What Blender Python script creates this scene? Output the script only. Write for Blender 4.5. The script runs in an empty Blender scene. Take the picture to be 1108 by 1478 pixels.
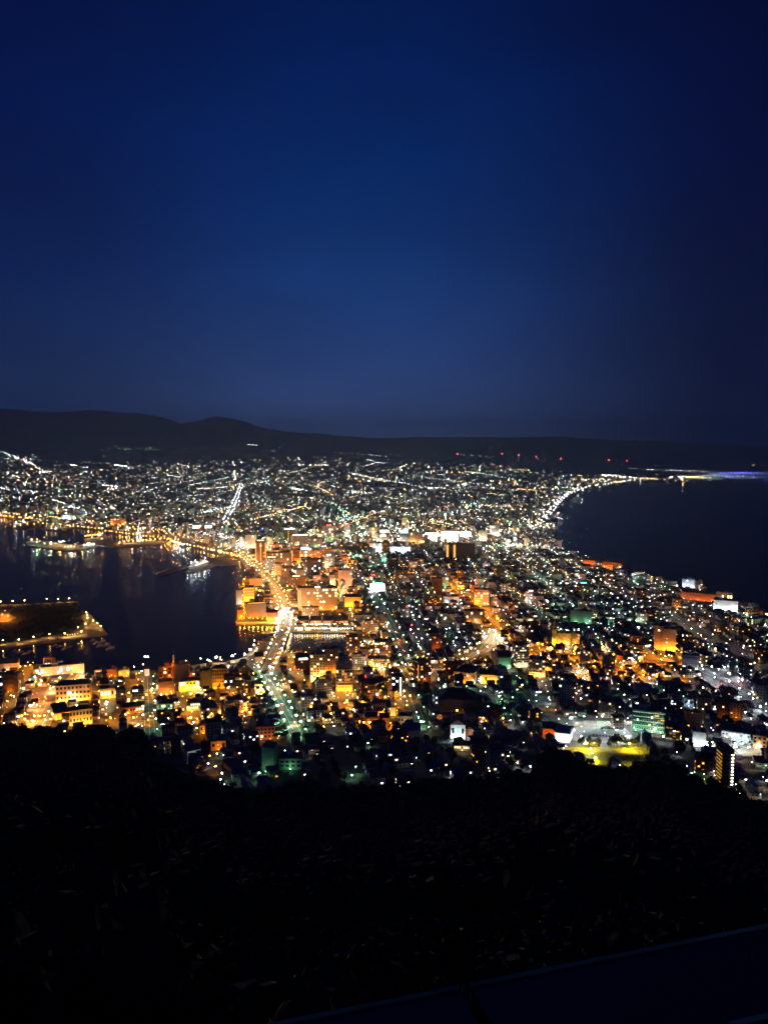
import bpy, math, random
import numpy as np
random.seed(7)
rng = np.random.default_rng(7)
D = bpy.data
SC = bpy.context.scene
COL = SC.collection

# ------------------------------------------------------------ camera
CAMZ, PITCH, F = 334.0, math.radians(4.7), 1110.0
CX, CY = 554.0, 739.0
cam = D.objects.new("camera", D.cameras.new("camera"))
COL.objects.link(cam)
cam.location = (0, 0, CAMZ)
cam.rotation_euler = (math.pi / 2 - PITCH, 0, 0)
cam.data.sensor_fit = 'VERTICAL'
cam.data.sensor_height = 36.0
cam.data.lens = 36.0 * F / 1478.0
cam.data.clip_start = 0.1
cam.data.clip_end = 120000
SC.camera = cam
SC.view_settings.view_transform = 'Standard'
SC.view_settings.look = 'None'
SC.view_settings.exposure = 0
SC.view_settings.gamma = 1
SC.render.engine = 'CYCLES'
SC.cycles.use_light_tree = True
SC.cycles.max_bounces = 3
SC.cycles.diffuse_bounces = 1
SC.cycles.glossy_bounces = 1
SC.cycles.transparent_max_bounces = 4
SC.cycles.sample_clamp_indirect = 1.5
SC.cycles.sample_clamp_direct = 150
SC.cycles.light_sampling_threshold = .02
SC.cycles.use_adaptive_sampling = True; SC.cycles.adaptive_threshold = .04; SC.cycles.adaptive_min_samples = 24
SC.cycles.volume_bounces = 0; SC.cycles.time_limit = 900
SC.cycles.pixel_filter_type = 'BLACKMAN_HARRIS'
SC.cycles.filter_width = 1.5
SC.cycles.use_denoising = True; SC.cycles.denoising_prefilter = 'ACCURATE'

# ------------------------------------------------------------ world: last blue light after sunset, brighter low and to the left
W = D.worlds.new("World"); SC.world = W; W.use_nodes = True
nt = W.node_tree; nt.nodes.clear()
def N(nt, t, **k):
    n = nt.nodes.new(t)
    for a, b in k.items(): setattr(n, a, b)
    return n
def L(nt, a, b): nt.links.new(a, b)
def srgb(r, g, b):
    f = lambda c: (c / 255) / 12.92 if c / 255 <= .04045 else ((c / 255 + .055) / 1.055) ** 2.4
    return (f(r), f(g), f(b), 1)
tc = N(nt, 'ShaderNodeTexCoord'); sx = N(nt, 'ShaderNodeSeparateXYZ'); L(nt, tc.outputs['Generated'], sx.inputs[0])
def ramp(nt, stops, src):
    r = N(nt, 'ShaderNodeValToRGB'); cr = r.color_ramp; cr.interpolation = 'B_SPLINE'
    while len(cr.elements) > 1: cr.elements.remove(cr.elements[-1])
    cr.elements[0].position = stops[0][0]; cr.elements[0].color = stops[0][1]
    for p, c in stops[1:]:
        e = cr.elements.new(p); e.color = c
    L(nt, src, r.inputs[0]); return r
left = ramp(nt, [(0.0, srgb(34, 56, 108)), (.08, srgb(18, 47, 96)), (.18, srgb(4, 34, 92)), (.29, srgb(0, 24, 82)), (.46, srgb(0, 16, 70)), (1, srgb(0, 6, 45))], sx.outputs['Z'])
mid = ramp(nt, [(0.0, srgb(68, 96, 160)), (.045, srgb(56, 86, 150)), (.10, srgb(36, 68, 132)), (.18, srgb(18, 59, 124)), (.29, srgb(0, 44, 112)), (.46, srgb(0, 23, 81)), (1, srgb(0, 6, 45))], sx.outputs['Z'])
right = ramp(nt, [(0.0, srgb(6, 22, 64)), (.045, srgb(0, 12, 52)), (.18, srgb(0, 11, 56)), (.29, srgb(0, 9, 58)), (.46, srgb(0, 8, 54)), (1, srgb(0, 5, 40))], sx.outputs['Z'])
def azm(a_, b_, A_, B_):
    azr = N(nt, 'ShaderNodeMapRange'); azr.interpolation_type = 'SMOOTHSTEP'; azr.inputs['From Min'].default_value = a_; azr.inputs['From Max'].default_value = b_
    L(nt, sx.outputs['X'], azr.inputs['Value']); m_ = N(nt, 'ShaderNodeMix', data_type='RGBA'); L(nt, azr.outputs['Result'], m_.inputs[0]); L(nt, A_, m_.inputs[6]); L(nt, B_, m_.inputs[7]); return m_
mx = azm(-0.42, -0.04, left.outputs[0], mid.outputs[0]); mx = azm(0.0, 0.42, mx.outputs[2], right.outputs[0])
# thin uneven cloud veil
mp = N(nt, 'ShaderNodeMapping'); mp.inputs['Scale'].default_value = (1.6, 1.6, 5.0); L(nt, tc.outputs['Generated'], mp.inputs[0])
nz = N(nt, 'ShaderNodeTexNoise'); nz.inputs['Scale'].default_value = 2.6; nz.inputs['Detail'].default_value = 5; L(nt, mp.outputs[0], nz.inputs[0])
mr = N(nt, 'ShaderNodeMapRange'); mr.inputs['From Min'].default_value = .3; mr.inputs['From Max'].default_value = .7; mr.inputs['To Min'].default_value = .84; mr.inputs['To Max'].default_value = 1.08
L(nt, nz.outputs[0], mr.inputs['Value'])
bg = N(nt, 'ShaderNodeBackground'); L(nt, mx.outputs[2], bg.inputs['Color']); L(nt, mr.outputs['Result'], bg.inputs['Strength'])
wo = N(nt, 'ShaderNodeOutputWorld'); L(nt, bg.outputs[0], wo.inputs[0])

# ------------------------------------------------------------ photograph pixels (1108 x 1478) <-> ground
cp, sp_ = math.cos(PITCH), math.sin(PITCH)
def ray(px, py):
    dx, dz = (px - CX) / F, (CY - py) / F
    return np.array([dx, cp + dz * sp_, -sp_ + dz * cp])
def proj(x, y, z):
    Z = z - CAMZ
    dep = y * cp - Z * sp_
    return CX + F * x / dep, CY - F * (y * sp_ + Z * cp) / dep
def flat(px, py, z=0.0):
    d = ray(px, py); t = (z - CAMZ) / d[2]
    return np.array([d[0] * t, d[1] * t])
def z_at(py, y):
    t = (CY - py) / F
    return CAMZ + y * (t * cp - sp_) / (cp + t * sp_)

def base_slope(r):
    return 50.0 * np.clip((1120.0 - r) / 500.0, 0, None) ** 1.3
SIL = [(-400, 1040), (0, 1049), (60, 1050), (150, 1049), (205, 1056), (225, 1098), (270, 1118), (335, 1134), (370, 1143), (430, 1124), (490, 1133), (560, 1130), (640, 1122), (765, 1116),
       (790, 1080), (835, 1108), (880, 1116), (930, 1112), (965, 1098), (1000, 1118), (1060, 1146), (1108, 1164), (1500, 1230)]
RIDGE = [(-400, 600), (0, 596), (60, 600), (100, 601), (130, 597), (200, 600), (240, 606), (262, 614), (285, 610), (300, 605), (318, 603), (345, 608), (372, 617), (420, 624), (480, 629), (560, 633),
         (640, 631), (720, 632), (790, 631), (850, 634), (900, 636), (1000, 640), (1108, 645), (1500, 646)]
TOPL = [(-400, 650), (0, 652), (40, 662), (100, 668), (200, 668), (340, 664), (450, 660), (560, 667), (700, 668), (790, 676), (850, 689), (1108, 690), (1500, 690)]
SIL = [(a_, b_ + 8 + float(np.interp(a_, [0, 200, 300, 740, 800, 930, 1000, 1108], [6, 8, 20, 20, 4, 4, 12, 12]))) for a_, b_ in SIL]
def curve(tab, px): return np.interp(px, [a for a, b in tab], [b for a, b in tab])
AZT = np.linspace(-0.85, 0.85, 681)
def _rb(az):
    px = CX + F * math.tan(az); py = float(curve(SIL, px))
    d = ray(px, py); s = math.hypot(d[0], d[1])
    lo, hi = 300.0, 1100.0
    for _ in range(40):
        m = (lo + hi) / 2
        zr = CAMZ + d[2] / s * m
        if zr > float(base_slope(np.array(m))): lo = m
        else: hi = m
    return math.atan2(d[0], d[1]), lo
_t = [_rb(a) for a in AZT]
_ta = np.array([a for a, b in _t]); _tr = np.array([b for a, b in _t])
def rbound(az): return np.interp(az, _ta, _tr)
def hsh(x, y, s):
    return np.sin(x / s + 1.3 * np.sin(y / s * .7 + 1)) * np.cos(y / s * .9 + 1.7 * np.sin(x / s * .55))
def H(x, y):
    """ground height in metres, sea level 0"""
    x = np.asarray(x, float); y = np.asarray(y, float)
    r = np.hypot(x, y) + 1e-6; az = np.arctan2(x, y)
    b = base_slope(r)
    Rb = rbound(az)
    bb = base_slope(Rb)
    t = np.clip(1 - r / Rb, 0, 1)
    m = np.where(r < Rb, bb + (322 - bb) * t ** 1.4, b)
    # far rise and hills
    px = CX + F * np.tan(np.clip(az, -1.2, 1.2))
    top = curve(TOPL, px); rid = curve(RIDGE, px)
    z11 = np.clip(CAMZ - 11000 * (top - 648) / F, 0, None)
    k = np.clip((r - 6500) / 4500, 0, 1)
    far = z11 * k ** 1.25
    z20 = CAMZ + 20000 * (648 - rid) / F
    u = np.clip((r - 11000) / 9000, 0, 1)
    s = u * u * (3 - 2 * u)
    bump = (hsh(x, y, 900) * 26 + hsh(x, y, 420) * 11 + hsh(y, x, 210) * 5) * np.clip(u * 5, 0, 1) * (1 - s) * np.clip(z20 / 600, .15, 1)
    hill = z11 + (z20 - z11) * s ** 1.15 + bump + (np.sin(az * 61) * 9 + np.sin(az * 143 + 1) * 6 + np.sin(az * 330 + 2) * 3) * s
    hill = hill - np.clip((r - 20000) / 6000, 0, 1) * 300
    out = np.where(r > 11000, hill, np.maximum(far, 0))
    # wooded mound behind the town, left
    cx0, cy0 = -5150, 9750
    out = out + 120 * np.exp(-(((x - cx0) / 330) ** 2 + ((y - cy0) / 500) ** 2))
    return np.where(r < 1200, m, out)

# ------------------------------------------------------------ coastline (photograph pixels on the sea plane)
BAY = [(-700, 742), (0, 748), (38, 752), (60, 757), (62, 766), (100, 770), (112, 762), (150, 766), (190, 773), (232, 777), (262, 782), (280, 790), (300, 797), (322, 802), (345, 808),
       (349, 830), (343, 850), (341, 880), (338, 899), (352, 905), (396, 903), (412, 905), (406, 916), (385, 920), (372, 929), (360, 943), (350, 952), (318, 957), (290, 959), (262, 966), (222, 969),
       (160, 972), (136, 975), (120, 972), (122, 957), (64, 956), (58, 962), (34, 960), (0, 964), (-700, 985)]
SEA = [(3000, 688), (1108, 690), (1040, 692), (990, 693), (968, 698), (935, 697), (900, 701), (862, 706), (838, 712), (822, 722), (815, 735), (806, 752), (803, 772), (812, 788), (832, 798), (850, 806),
       (880, 812), (905, 821), (935, 829), (962, 838), (985, 842), (1010, 850), (1040, 857), (1062, 865), (1108, 882), (1300, 950), (3000, 1500)]
BASIN = [(418, 914), (504, 914), (512, 922), (508, 941), (410, 943), (408, 934)]
PIERS = {
 'island': [(-160, 879), (0, 873), (113, 868), (119, 882), (128, 884), (156, 915), (131, 920), (0, 938), (-160, 956)],
 'jetty': [(226, 829), (268, 815), (272, 818), (232, 832)],
 'ship_quay': [(266, 825), (300, 806), (322, 802), (345, 810), (345, 815), (312, 816), (282, 826)],
 'fish_pier': [(18, 763), (20, 755), (58, 752), (60, 760), (40, 764)],
 'pier_a': [(38, 782), (62, 779), (92, 785), (118, 786), (118, 791), (84, 794), (60, 790), (40, 787)],
 'pier_b': [(88, 795), (140, 786), (142, 790), (112, 795)],
 'pier_c': [(120, 778), (150, 774), (178, 784), (236, 780), (240, 784), (212, 787), (165, 790), (140, 786)],
 'orange_pier': [(340, 898), (341, 902), (400, 901), (400, 897)],
}
def gpoly(p, z=0.0): return np.array([flat(a, b, z) for a, b in p])
# the near shore stands on the sea plane as well
WATERS = [gpoly(BAY), gpoly(SEA), gpoly(BASIN)]
LANDS = [gpoly(v) for k, v in PIERS.items()]
def inside(P, x, y):
    c = np.zeros(x.shape, bool)
    for i in range(len(P)):
        x1, y1 = P[i - 1]; x2, y2 = P[i]
        if y1 == y2: continue
        c ^= ((y1 > y) != (y2 > y)) & (x < (x2 - x1) * (y - y1) / (y2 - y1) + x1)
    return c
def edist(P, x, y):
    d = np.full(x.shape, 1e9)
    for i in range(len(P)):
        a = P[i - 1]; b = P[i]; e = b - a; l = e @ e
        t = np.clip(((x - a[0]) * e[0] + (y - a[1]) * e[1]) / l, 0, 1)
        d = np.minimum(d, np.hypot(x - a[0] - t * e[0], y - a[1] - t * e[1]))
    return d
def is_water(x, y):
    x = np.asarray(x, float); y = np.asarray(y, float)
    w = np.zeros(x.shape, bool)
    for P in WATERS: w |= inside(P, x, y)
    l = np.zeros(x.shape, bool)
    for P in LANDS: l |= inside(P, x, y)
    return w & ~l
GZ = 2.0
def ground(x, y): return np.maximum(H(x, y), 0) + GZ
def G(px, py):
    """photograph pixel -> point on the ground (x, y, z), marching along the ray"""
    d = ray(px, py); s = math.hypot(d[0], d[1])
    r0, r1 = 250.0, 30000.0
    rr = np.geomspace(r0, r1, 1500)
    x, y = d[0] / s * rr, d[1] / s * rr
    z = CAMZ + d[2] / s * rr
    g = ground(x, y)
    Rb = float(rbound(math.atan2(d[0], d[1])))
    ok = np.where((g >= z) & (rr > Rb))[0]
    if len(ok) == 0: i = len(rr) - 1
    else: i = ok[0]
    a = rr[max(i - 1, 0)]; b = rr[i]
    for _ in range(25):
        m = (a + b) / 2
        if float(ground(d[0] / s * m, d[1] / s * m)) >= CAMZ + d[2] / s * m: b = m
        else: a = m
    return np.array([d[0] / s * b, d[1] / s * b, float(ground(d[0] / s * b, d[1] / s * b))])

# ------------------------------------------------------------ materials
def mat(name, color, rough=.8, emit=None, strength=0, metal=0, noise=0, nscale=.3, sampling=None, spec=None):
    m = D.materials.new(name); m.use_nodes = True; t = m.node_tree; p = t.nodes['Principled BSDF']
    p.inputs['Base Color'].default_value = (*color[:3], 1); p.inputs['Roughness'].default_value = rough; p.inputs['Metallic'].default_value = metal
    if spec is not None: p.inputs['Specular IOR Level'].default_value = spec
    if emit:
        p.inputs['Emission Color'].default_value = (*emit[:3], 1); p.inputs['Emission Strength'].default_value = strength
    if noise:
        co = N(t, 'ShaderNodeTexCoord'); n = N(t, 'ShaderNodeTexNoise'); n.inputs['Scale'].default_value = nscale; n.inputs['Detail'].default_value = 4
        L(t, co.outputs['Object'], n.inputs[0])
        r = N(t, 'ShaderNodeMapRange'); r.inputs['From Min'].default_value = .3; r.inputs['From Max'].default_value = .7
        r.inputs['To Min'].default_value = 1 - noise; r.inputs['To Max'].default_value = 1 + noise; L(t, n.outputs[0], r.inputs['Value'])
        v = N(t, 'ShaderNodeVectorMath', operation='SCALE'); v.inputs[0].default_value = color[:3]; L(t, r.outputs['Result'], v.inputs['Scale'])
        L(t, v.outputs[0], p.inputs['Base Color'])
    if sampling: m.cycles.emission_sampling = sampling
    return m
def vcol_mat(name, rough=.85):
    m = D.materials.new(name); m.use_nodes = True; t = m.node_tree; p = t.nodes['Principled BSDF']
    a = N(t, 'ShaderNodeAttribute'); a.attribute_name = 'tint'; L(t, a.outputs['Color'], p.inputs['Base Color']); p.inputs['Roughness'].default_value = rough
    return m

def mesh_np(name, V, Fq, mats, midx=None, tint=None, smooth=False):
    """fast mesh from arrays: V (n,3), Fq (m,4) quads or (m,3) triangles"""
    V = np.asarray(V, np.float32); Fq = np.asarray(Fq, np.int32); k = Fq.shape[1]
    me = D.meshes.new(name); me.vertices.add(len(V)); me.vertices.foreach_set('co', V.ravel())
    me.loops.add(Fq.size); me.loops.foreach_set('vertex_index', Fq.ravel())
    me.polygons.add(len(Fq)); me.polygons.foreach_set('loop_start', np.arange(0, Fq.size, k, dtype=np.int32))
    for m in mats: me.materials.append(m)
    if midx is not None: me.polygons.foreach_set('material_index', np.asarray(midx, np.int32))
    me.polygons.foreach_set('use_smooth', np.full(len(Fq), smooth))
    if tint is not None:
        at = me.attributes.new('tint', 'FLOAT_COLOR', 'FACE'); c = np.ones((len(Fq), 4), np.float32); c[:, :3] = tint; at.data.foreach_set('color', c.ravel())
    me.update(calc_edges=True)
    return me
def link(name, me, parent=None, loc=(0, 0, 0), rz=0.0, **props):
    o = D.objects.new(name, me); COL.objects.link(o); o.location = loc; o.rotation_euler = (0, 0, rz)
    if parent: o.parent = parent
    for k, v in props.items(): o[k] = v
    return o
BOXV = np.array([(-1, -1, 0), (1, -1, 0), (1, 1, 0), (-1, 1, 0), (-1, -1, 1), (1, -1, 1), (1, 1, 1), (-1, 1, 1)], float)
BOXF = np.array([(0, 1, 5, 4), (1, 2, 6, 5), (2, 3, 7, 6), (3, 0, 4, 7), (4, 5, 6, 7), (3, 2, 1, 0)])
class MB:
    """collects boxes, prisms, tubes into one mesh"""
    def __init__(s): s.v = []; s.f = []; s.m = []
    def add(s, V, Fs, mi=0):
        n = len(s.v); s.v += [tuple(map(float, a)) for a in V]
        for f in Fs: s.f.append(tuple(i + n for i in f)); s.m.append(mi)
        return s
    def box(s, cx, cy, z, hx, hy, h, mi=0, rz=0.0):
        V = BOXV * (hx, hy, h)
        if rz: c, q = math.cos(rz), math.sin(rz); V = np.stack([V[:, 0] * c - V[:, 1] * q, V[:, 0] * q + V[:, 1] * c, V[:, 2]], 1)
        return s.add(V + (cx, cy, z), BOXF, mi)
    def taper(s, cx, cy, z, hx, hy, h, tx, ty, mi=0):
        V = BOXV * (hx, hy, h); V[4:, 0] = BOXV[4:, 0] * tx; V[4:, 1] = BOXV[4:, 1] * ty
        return s.add(V + (cx, cy, z), BOXF, mi)
    def gable(s, cx, cy, z, hx, hy, h, mi=0, hip=0.0):
        """ridge along x"""
        V = [(-hx, -hy, 0), (hx, -hy, 0), (hx, hy, 0), (-hx, hy, 0), (-hx + hip, 0, h), (hx - hip, 0, h)]
        return s.add(np.array(V) + (cx, cy, z), [(0, 1, 5, 4), (2, 3, 4, 5), (1, 2, 5), (3, 0, 4), (3, 2, 1, 0)], mi)
    def tube(s, p, q, r, r2=None, n=8, mi=0):
        p, q = np.array(p, float), np.array(q, float); r2 = r if r2 is None else r2
        d = q - p; d /= np.linalg.norm(d); a = np.cross(d, (0, 0, 1) if abs(d[2]) < .9 else (1, 0, 0)); a /= np.linalg.norm(a); b = np.cross(d, a)
        an = [2 * math.pi * i / n for i in range(n)]
        V = [p + r * (a * math.cos(t) + b * math.sin(t)) for t in an] + [q + r2 * (a * math.cos(t) + b * math.sin(t)) for t in an]
        Fs = [(i, n + i, n + (i + 1) % n, (i + 1) % n) for i in range(n)] + [tuple(range(n)), tuple(range(2 * n - 1, n - 1, -1))]
        return s.add(V, Fs, mi)
    def ball(s, c, r, n=6, k=4, mi=0, sz=1.0):
        c = np.array(c, float); V = [c + (0, 0, -r * sz)]
        for j in range(1, k):
            t = -math.pi / 2 + math.pi * j / k
            for i in range(n): a = 2 * math.pi * i / n; V.append(c + (r * math.cos(t) * math.cos(a), r * math.cos(t) * math.sin(a), r * sz * math.sin(t)))
        V.append(c + (0, 0, r * sz)); Fs = [(0, 1 + (i + 1) % n, 1 + i) for i in range(n)]
        for j in range(k - 2):
            for i in range(n): a = 1 + j * n; Fs.append((a + i, a + (i + 1) % n, a + n + (i + 1) % n, a + n + i))
        a = 1 + (k - 2) * n; e = len(V) - 1; Fs += [(a + i, a + (i + 1) % n, e) for i in range(n)]
        return s.add(V, Fs, mi)
    def prism(s, pts, z0, z1, mi=0):
        n = len(pts); V = [(x, y, z0) for x, y in pts] + [(x, y, z1) for x, y in pts]
        area = sum(pts[i - 1][0] * pts[i][1] - pts[i][0] * pts[i - 1][1] for i in range(n))
        Fs = [(i, (i + 1) % n, n + (i + 1) % n, n + i) for i in range(n)] + [tuple(range(n, 2 * n)), tuple(range(n - 1, -1, -1))]
        if area < 0: Fs = [f[::-1] for f in Fs]
        return s.add(V, Fs, mi)
    def mesh(s, name, *mats, smooth=False):
        me = D.meshes.new(name); me.from_pydata(s.v, [], s.f)
        for m in mats: me.materials.append(m)
        me.polygons.foreach_set('material_index', s.m)
        me.polygons.foreach_set('use_smooth', [smooth] * len(s.f)); me.update()
        return me

# ------------------------------------------------------------ ground, water
M_ground = D.materials.new('ground'); M_ground.use_nodes = True
t = M_ground.node_tree; p = t.nodes['Principled BSDF']; p.inputs['Roughness'].default_value = .9
g = N(t, 'ShaderNodeNewGeometry'); n1 = N(t, 'ShaderNodeTexNoise'); n1.inputs['Scale'].default_value = .02; n1.inputs['Detail'].default_value = 6; L(t, g.outputs['Position'], n1.inputs[0])
rp = ramp(t, [(.35, (.025, .03, .02, 1)), (.48, (.05, .05, .047, 1)), (.6, (.085, .08, .075, 1)), (.7, (.035, .04, .03, 1))], n1.outputs[0]); L(t, rp.outputs[0], p.inputs['Base Color'])
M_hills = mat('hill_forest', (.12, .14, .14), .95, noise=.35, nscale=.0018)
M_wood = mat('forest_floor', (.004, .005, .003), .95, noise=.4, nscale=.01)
def build_terrain():
    az = np.linspace(math.radians(-41), math.radians(41), 760)
    ang = np.linspace(math.radians(44), math.radians(1.75), 520)
    r = 334 / np.tan(ang); r = np.concatenate([[2.0, 20, 60, 120, 200, 270], r[r > 330], np.geomspace(11200, 27000, 80)])
    A, R = np.meshgrid(az, r); X, Y = R * np.sin(A), R * np.cos(A)
    Z = np.maximum(H(X, Y), 0) + GZ
    w = is_water(X, Y); dd = np.full(X.shape, 1e9)
    for P in WATERS + LANDS: dd = np.minimum(dd, edist(P, X, Y))
    near = R < 1.3e4
    sd = np.where(w, -dd, dd); k = np.clip(.5 + sd / (1 + R * .002), 0, 1)
    Z = np.where(near & (sd < 400), -6 + (Z + 6) * k, Z); Z = np.where(w & near, np.minimum(Z, -.5), Z)
    # the pier outlines are prisms of their own
    for P in LANDS: Z = np.where(inside(P, X, Y), -4, Z)
    na, nr = len(az), len(r); V = np.stack([X, Y, Z], -1).reshape(-1, 3)
    i = np.arange(nr - 1)[:, None] * na + np.arange(na - 1)[None, :]
    q = np.stack([i, i + 1, i + na + 1, i + na], -1).reshape(-1, 4)[:, ::-1]
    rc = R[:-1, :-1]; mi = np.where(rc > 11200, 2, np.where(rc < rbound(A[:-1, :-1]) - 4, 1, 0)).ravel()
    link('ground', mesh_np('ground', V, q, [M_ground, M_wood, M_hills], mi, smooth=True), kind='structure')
build_terrain()
M_water = D.materials.new('water'); M_water.use_nodes = True
t = M_water.node_tree; p = t.nodes['Principled BSDF']; p.inputs['Base Color'].default_value = (.002, .004, .009, 1); p.inputs['Roughness'].default_value = .16; p.inputs['IOR'].default_value = 1.33; p.inputs['Specular IOR Level'].default_value = .085
g = N(t, 'ShaderNodeNewGeometry'); a1 = N(t, 'ShaderNodeTexNoise'); a1.inputs['Scale'].default_value = .12; a1.inputs['Detail'].default_value = 5; L(t, g.outputs['Position'], a1.inputs[0])
bp = N(t, 'ShaderNodeBump'); bp.inputs['Strength'].default_value = .22; bp.inputs['Distance'].default_value = 1.6; L(t, a1.outputs[0], bp.inputs['Height']); L(t, bp.outputs[0], p.inputs['Normal'])
wv = [(-45000, -3000, 0), (45000, -3000, 0), (45000, 60000, 0), (-45000, 60000, 0)]
link('water', mesh_np('water', wv, [(0, 1, 2, 3)], [M_water]), kind='structure')
M_quay = mat('quay_concrete', (.19, .18, .165), .85, noise=.25, nscale=.05)
M_lawn = mat('park_lawn', (.03, .045, .018), .95, noise=.3, nscale=.05)
for k, v in PIERS.items():
    P = gpoly(v, GZ); b = MB(); b.prism([tuple(a) for a in P], -4, GZ + .02)
    link('island' if k == 'island' else 'pier', b.mesh('pier', M_quay), kind='structure')
def Gv(px, py):
    px = np.asarray(px, float); py = np.asarray(py, float)
    dx, dz = (px - CX) / F, (CY - py) / F
    d = np.stack([dx, cp + dz * sp_, -sp_ + dz * cp], 1); s = np.hypot(d[:, 0], d[:, 1])
    out = np.zeros((len(px), 3)); rr = np.geomspace(500, 30000, 420)
    for a in range(0, len(px), 800):
        q = slice(a, a + 800); u = d[q] / s[q, None]
        x = u[:, :1] * rr; y = u[:, 1:2] * rr; z = CAMZ + u[:, 2:] * rr; g = ground(x, y)
        Rb = rbound(np.arctan2(u[:, 0], u[:, 1]))[:, None]
        ok = (g >= z) & (rr > Rb); i = np.where(ok.any(1), ok.argmax(1), len(rr) - 1); i = np.maximum(i, 1)
        k = np.arange(len(i)); e1 = z[k, i] - g[k, i]; e0 = z[k, i - 1] - g[k, i - 1]
        f = np.clip(np.where(e0 > 0, e0 / np.maximum(e0 - e1, 1e-6), 1), 0, 1); r = rr[i - 1] + f * (rr[i] - rr[i - 1])
        out[q, 0] = u[:, 0] * r; out[q, 1] = u[:, 1] * r
    out[:, 2] = ground(out[:, 0], out[:, 1]); return out

# ------------------------------------------------------------ light colours
LC = {'so': (1, .34, .03), 'sy': (1, .55, .13), 'ww': (1, .74, .42), 'cw': (.86, .95, 1), 'gw': (.5, 1, .66), 'ye': (1, .74, .03), 'rd': (1, .03, .03), 'bl': (.08, .12, 1), 'pk': (1, .6, .55), 'te': (.1, 1, .75)}
LNAME = {'so': 'orange sodium', 'sy': 'amber', 'ww': 'warm white', 'cw': 'cold white', 'gw': 'greenish white', 'ye': 'yellow', 'rd': 'red', 'bl': 'blue', 'pk': 'pinkish white', 'te': 'turquoise'}
BULB = {}
def bulb_mat(c, s):
    k = (c, s)
    if k not in BULB: BULB[k] = mat('lamp_glow_' + LNAME[c].replace(' ', '_') + '_%d' % s, (.8, .8, .8), emit=LC[c], strength=s, sampling='NONE')
    return BULB[k]
LVL = [5, 16, 60, 220]
LIGHTD = {}
SPREAD = {'so': (1, .27, .012), 'sy': (1, .45, .07), 'gw': (.38, 1, .5)}
def light_data(c, p, spot=False):
    p = float('%.1g' % p); k = (c, p, spot)
    if k not in LIGHTD:
        l = D.lights.new('lamp_light', 'SPOT' if spot else 'POINT'); l.energy = p; l.color = SPREAD.get(c, LC[c]); l.shadow_soft_size = .6; LIGHTD[k] = l
        if spot: l.spot_size = math.radians(164); l.spot_blend = .35
    return LIGHTD[k]
LAMPS = []     # x y z h colour level power size context
def lamp(x, y, c='cw', lvl=2, power=2500, size=.55, h=8.0, z=None, ctx=None):
    if z is None: z = float(ground(x, y))
    LAMPS.append([x, y, z, h, c, lvl, power, size, ctx])
def lamp_px(px, py, *a, **k):
    g = G(px, py); lamp(g[0], g[1], *a, z=g[2], **k)

# ------------------------------------------------------------ zones: which light colours a quarter has
ZONES = [
 ([(0, 955), (150, 962), (350, 955), (392, 985), (372, 1042), (205, 1048), (0, 1052)], 'so so so so so sy ww', 1.25, 5),
 ([(385, 985), (425, 985), (452, 1072), (404, 1072)], 'gw gw cw', 1.0, 1.0),
 ([(392, 958), (440, 876), (538, 876), (600, 952), (720, 925), (724, 962), (600, 1000), (560, 1040), (425, 1052), (372, 1010)], 'so so so so sy ww', 1.25, 5),
 ([(335, 835), (440, 835), (440, 905), (335, 908)], 'so so so sy', 1.2, 8),
 ([(740, 925), (990, 938), (990, 985), (900, 985), (760, 975)], 'so so so sy ww', 1.2, 8),
 ([(345, 788), (500, 788), (520, 872), (400, 872)], 'so so ww sy ww', 1.2, 7),
 ([(600, 965), (770, 985), (775, 1035), (690, 1045), (590, 1000)], 'gw gw gw cw', 1.0, 1.6),
 ([(815, 850), (960, 850), (960, 925), (800, 915)], 'gw cw gw cw', .9, .7),
 ([(520, 1035), (560, 1010), (600, 1010), (560, 1060), (500, 1055)], 'so so sy', 1, 2.6),
 ([(205, 1050), (340, 1040), (345, 1130), (230, 1100)], 'so cw gw so', .8, 1.3),
 ([(340, 1060), (790, 1060), (790, 1150), (340, 1150)], 'cw gw cw ww', .45, .35),
 ([(760, 1020), (800, 1020), (800, 1080), (740, 1080)], 'so so pk', .9, 2.4),
 ([(760, 975), (1200, 975), (1200, 1180), (760, 1180)], 'cw cw cw gw ww pk', .85, 1.3),
 ([(540, 750), (700, 750), (700, 800), (540, 800)], 'ww cw cw sy ww', 1.5, 1.4),
 ([(700, 780), (1200, 780), (1200, 975), (700, 975)], 'cw cw ww gw pk ww sy', 1.0, 1.8),
 ([(400, 745), (540, 745), (540, 800), (400, 800)], 'cw ww ww gw', 1.2, 1.0),
]
FARC = 'cw cw cw cw ww ww ww gw gw sy sy pk so'.split()
def zone(px, py):
    px = np.array([float(px)]); py = np.array([float(py)])
    for P, c, dn, pw in ZONES:
        if inside(np.array(P, float), px, py)[0]: return c.split(), dn, pw
    return FARC, 1.0, .8

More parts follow.
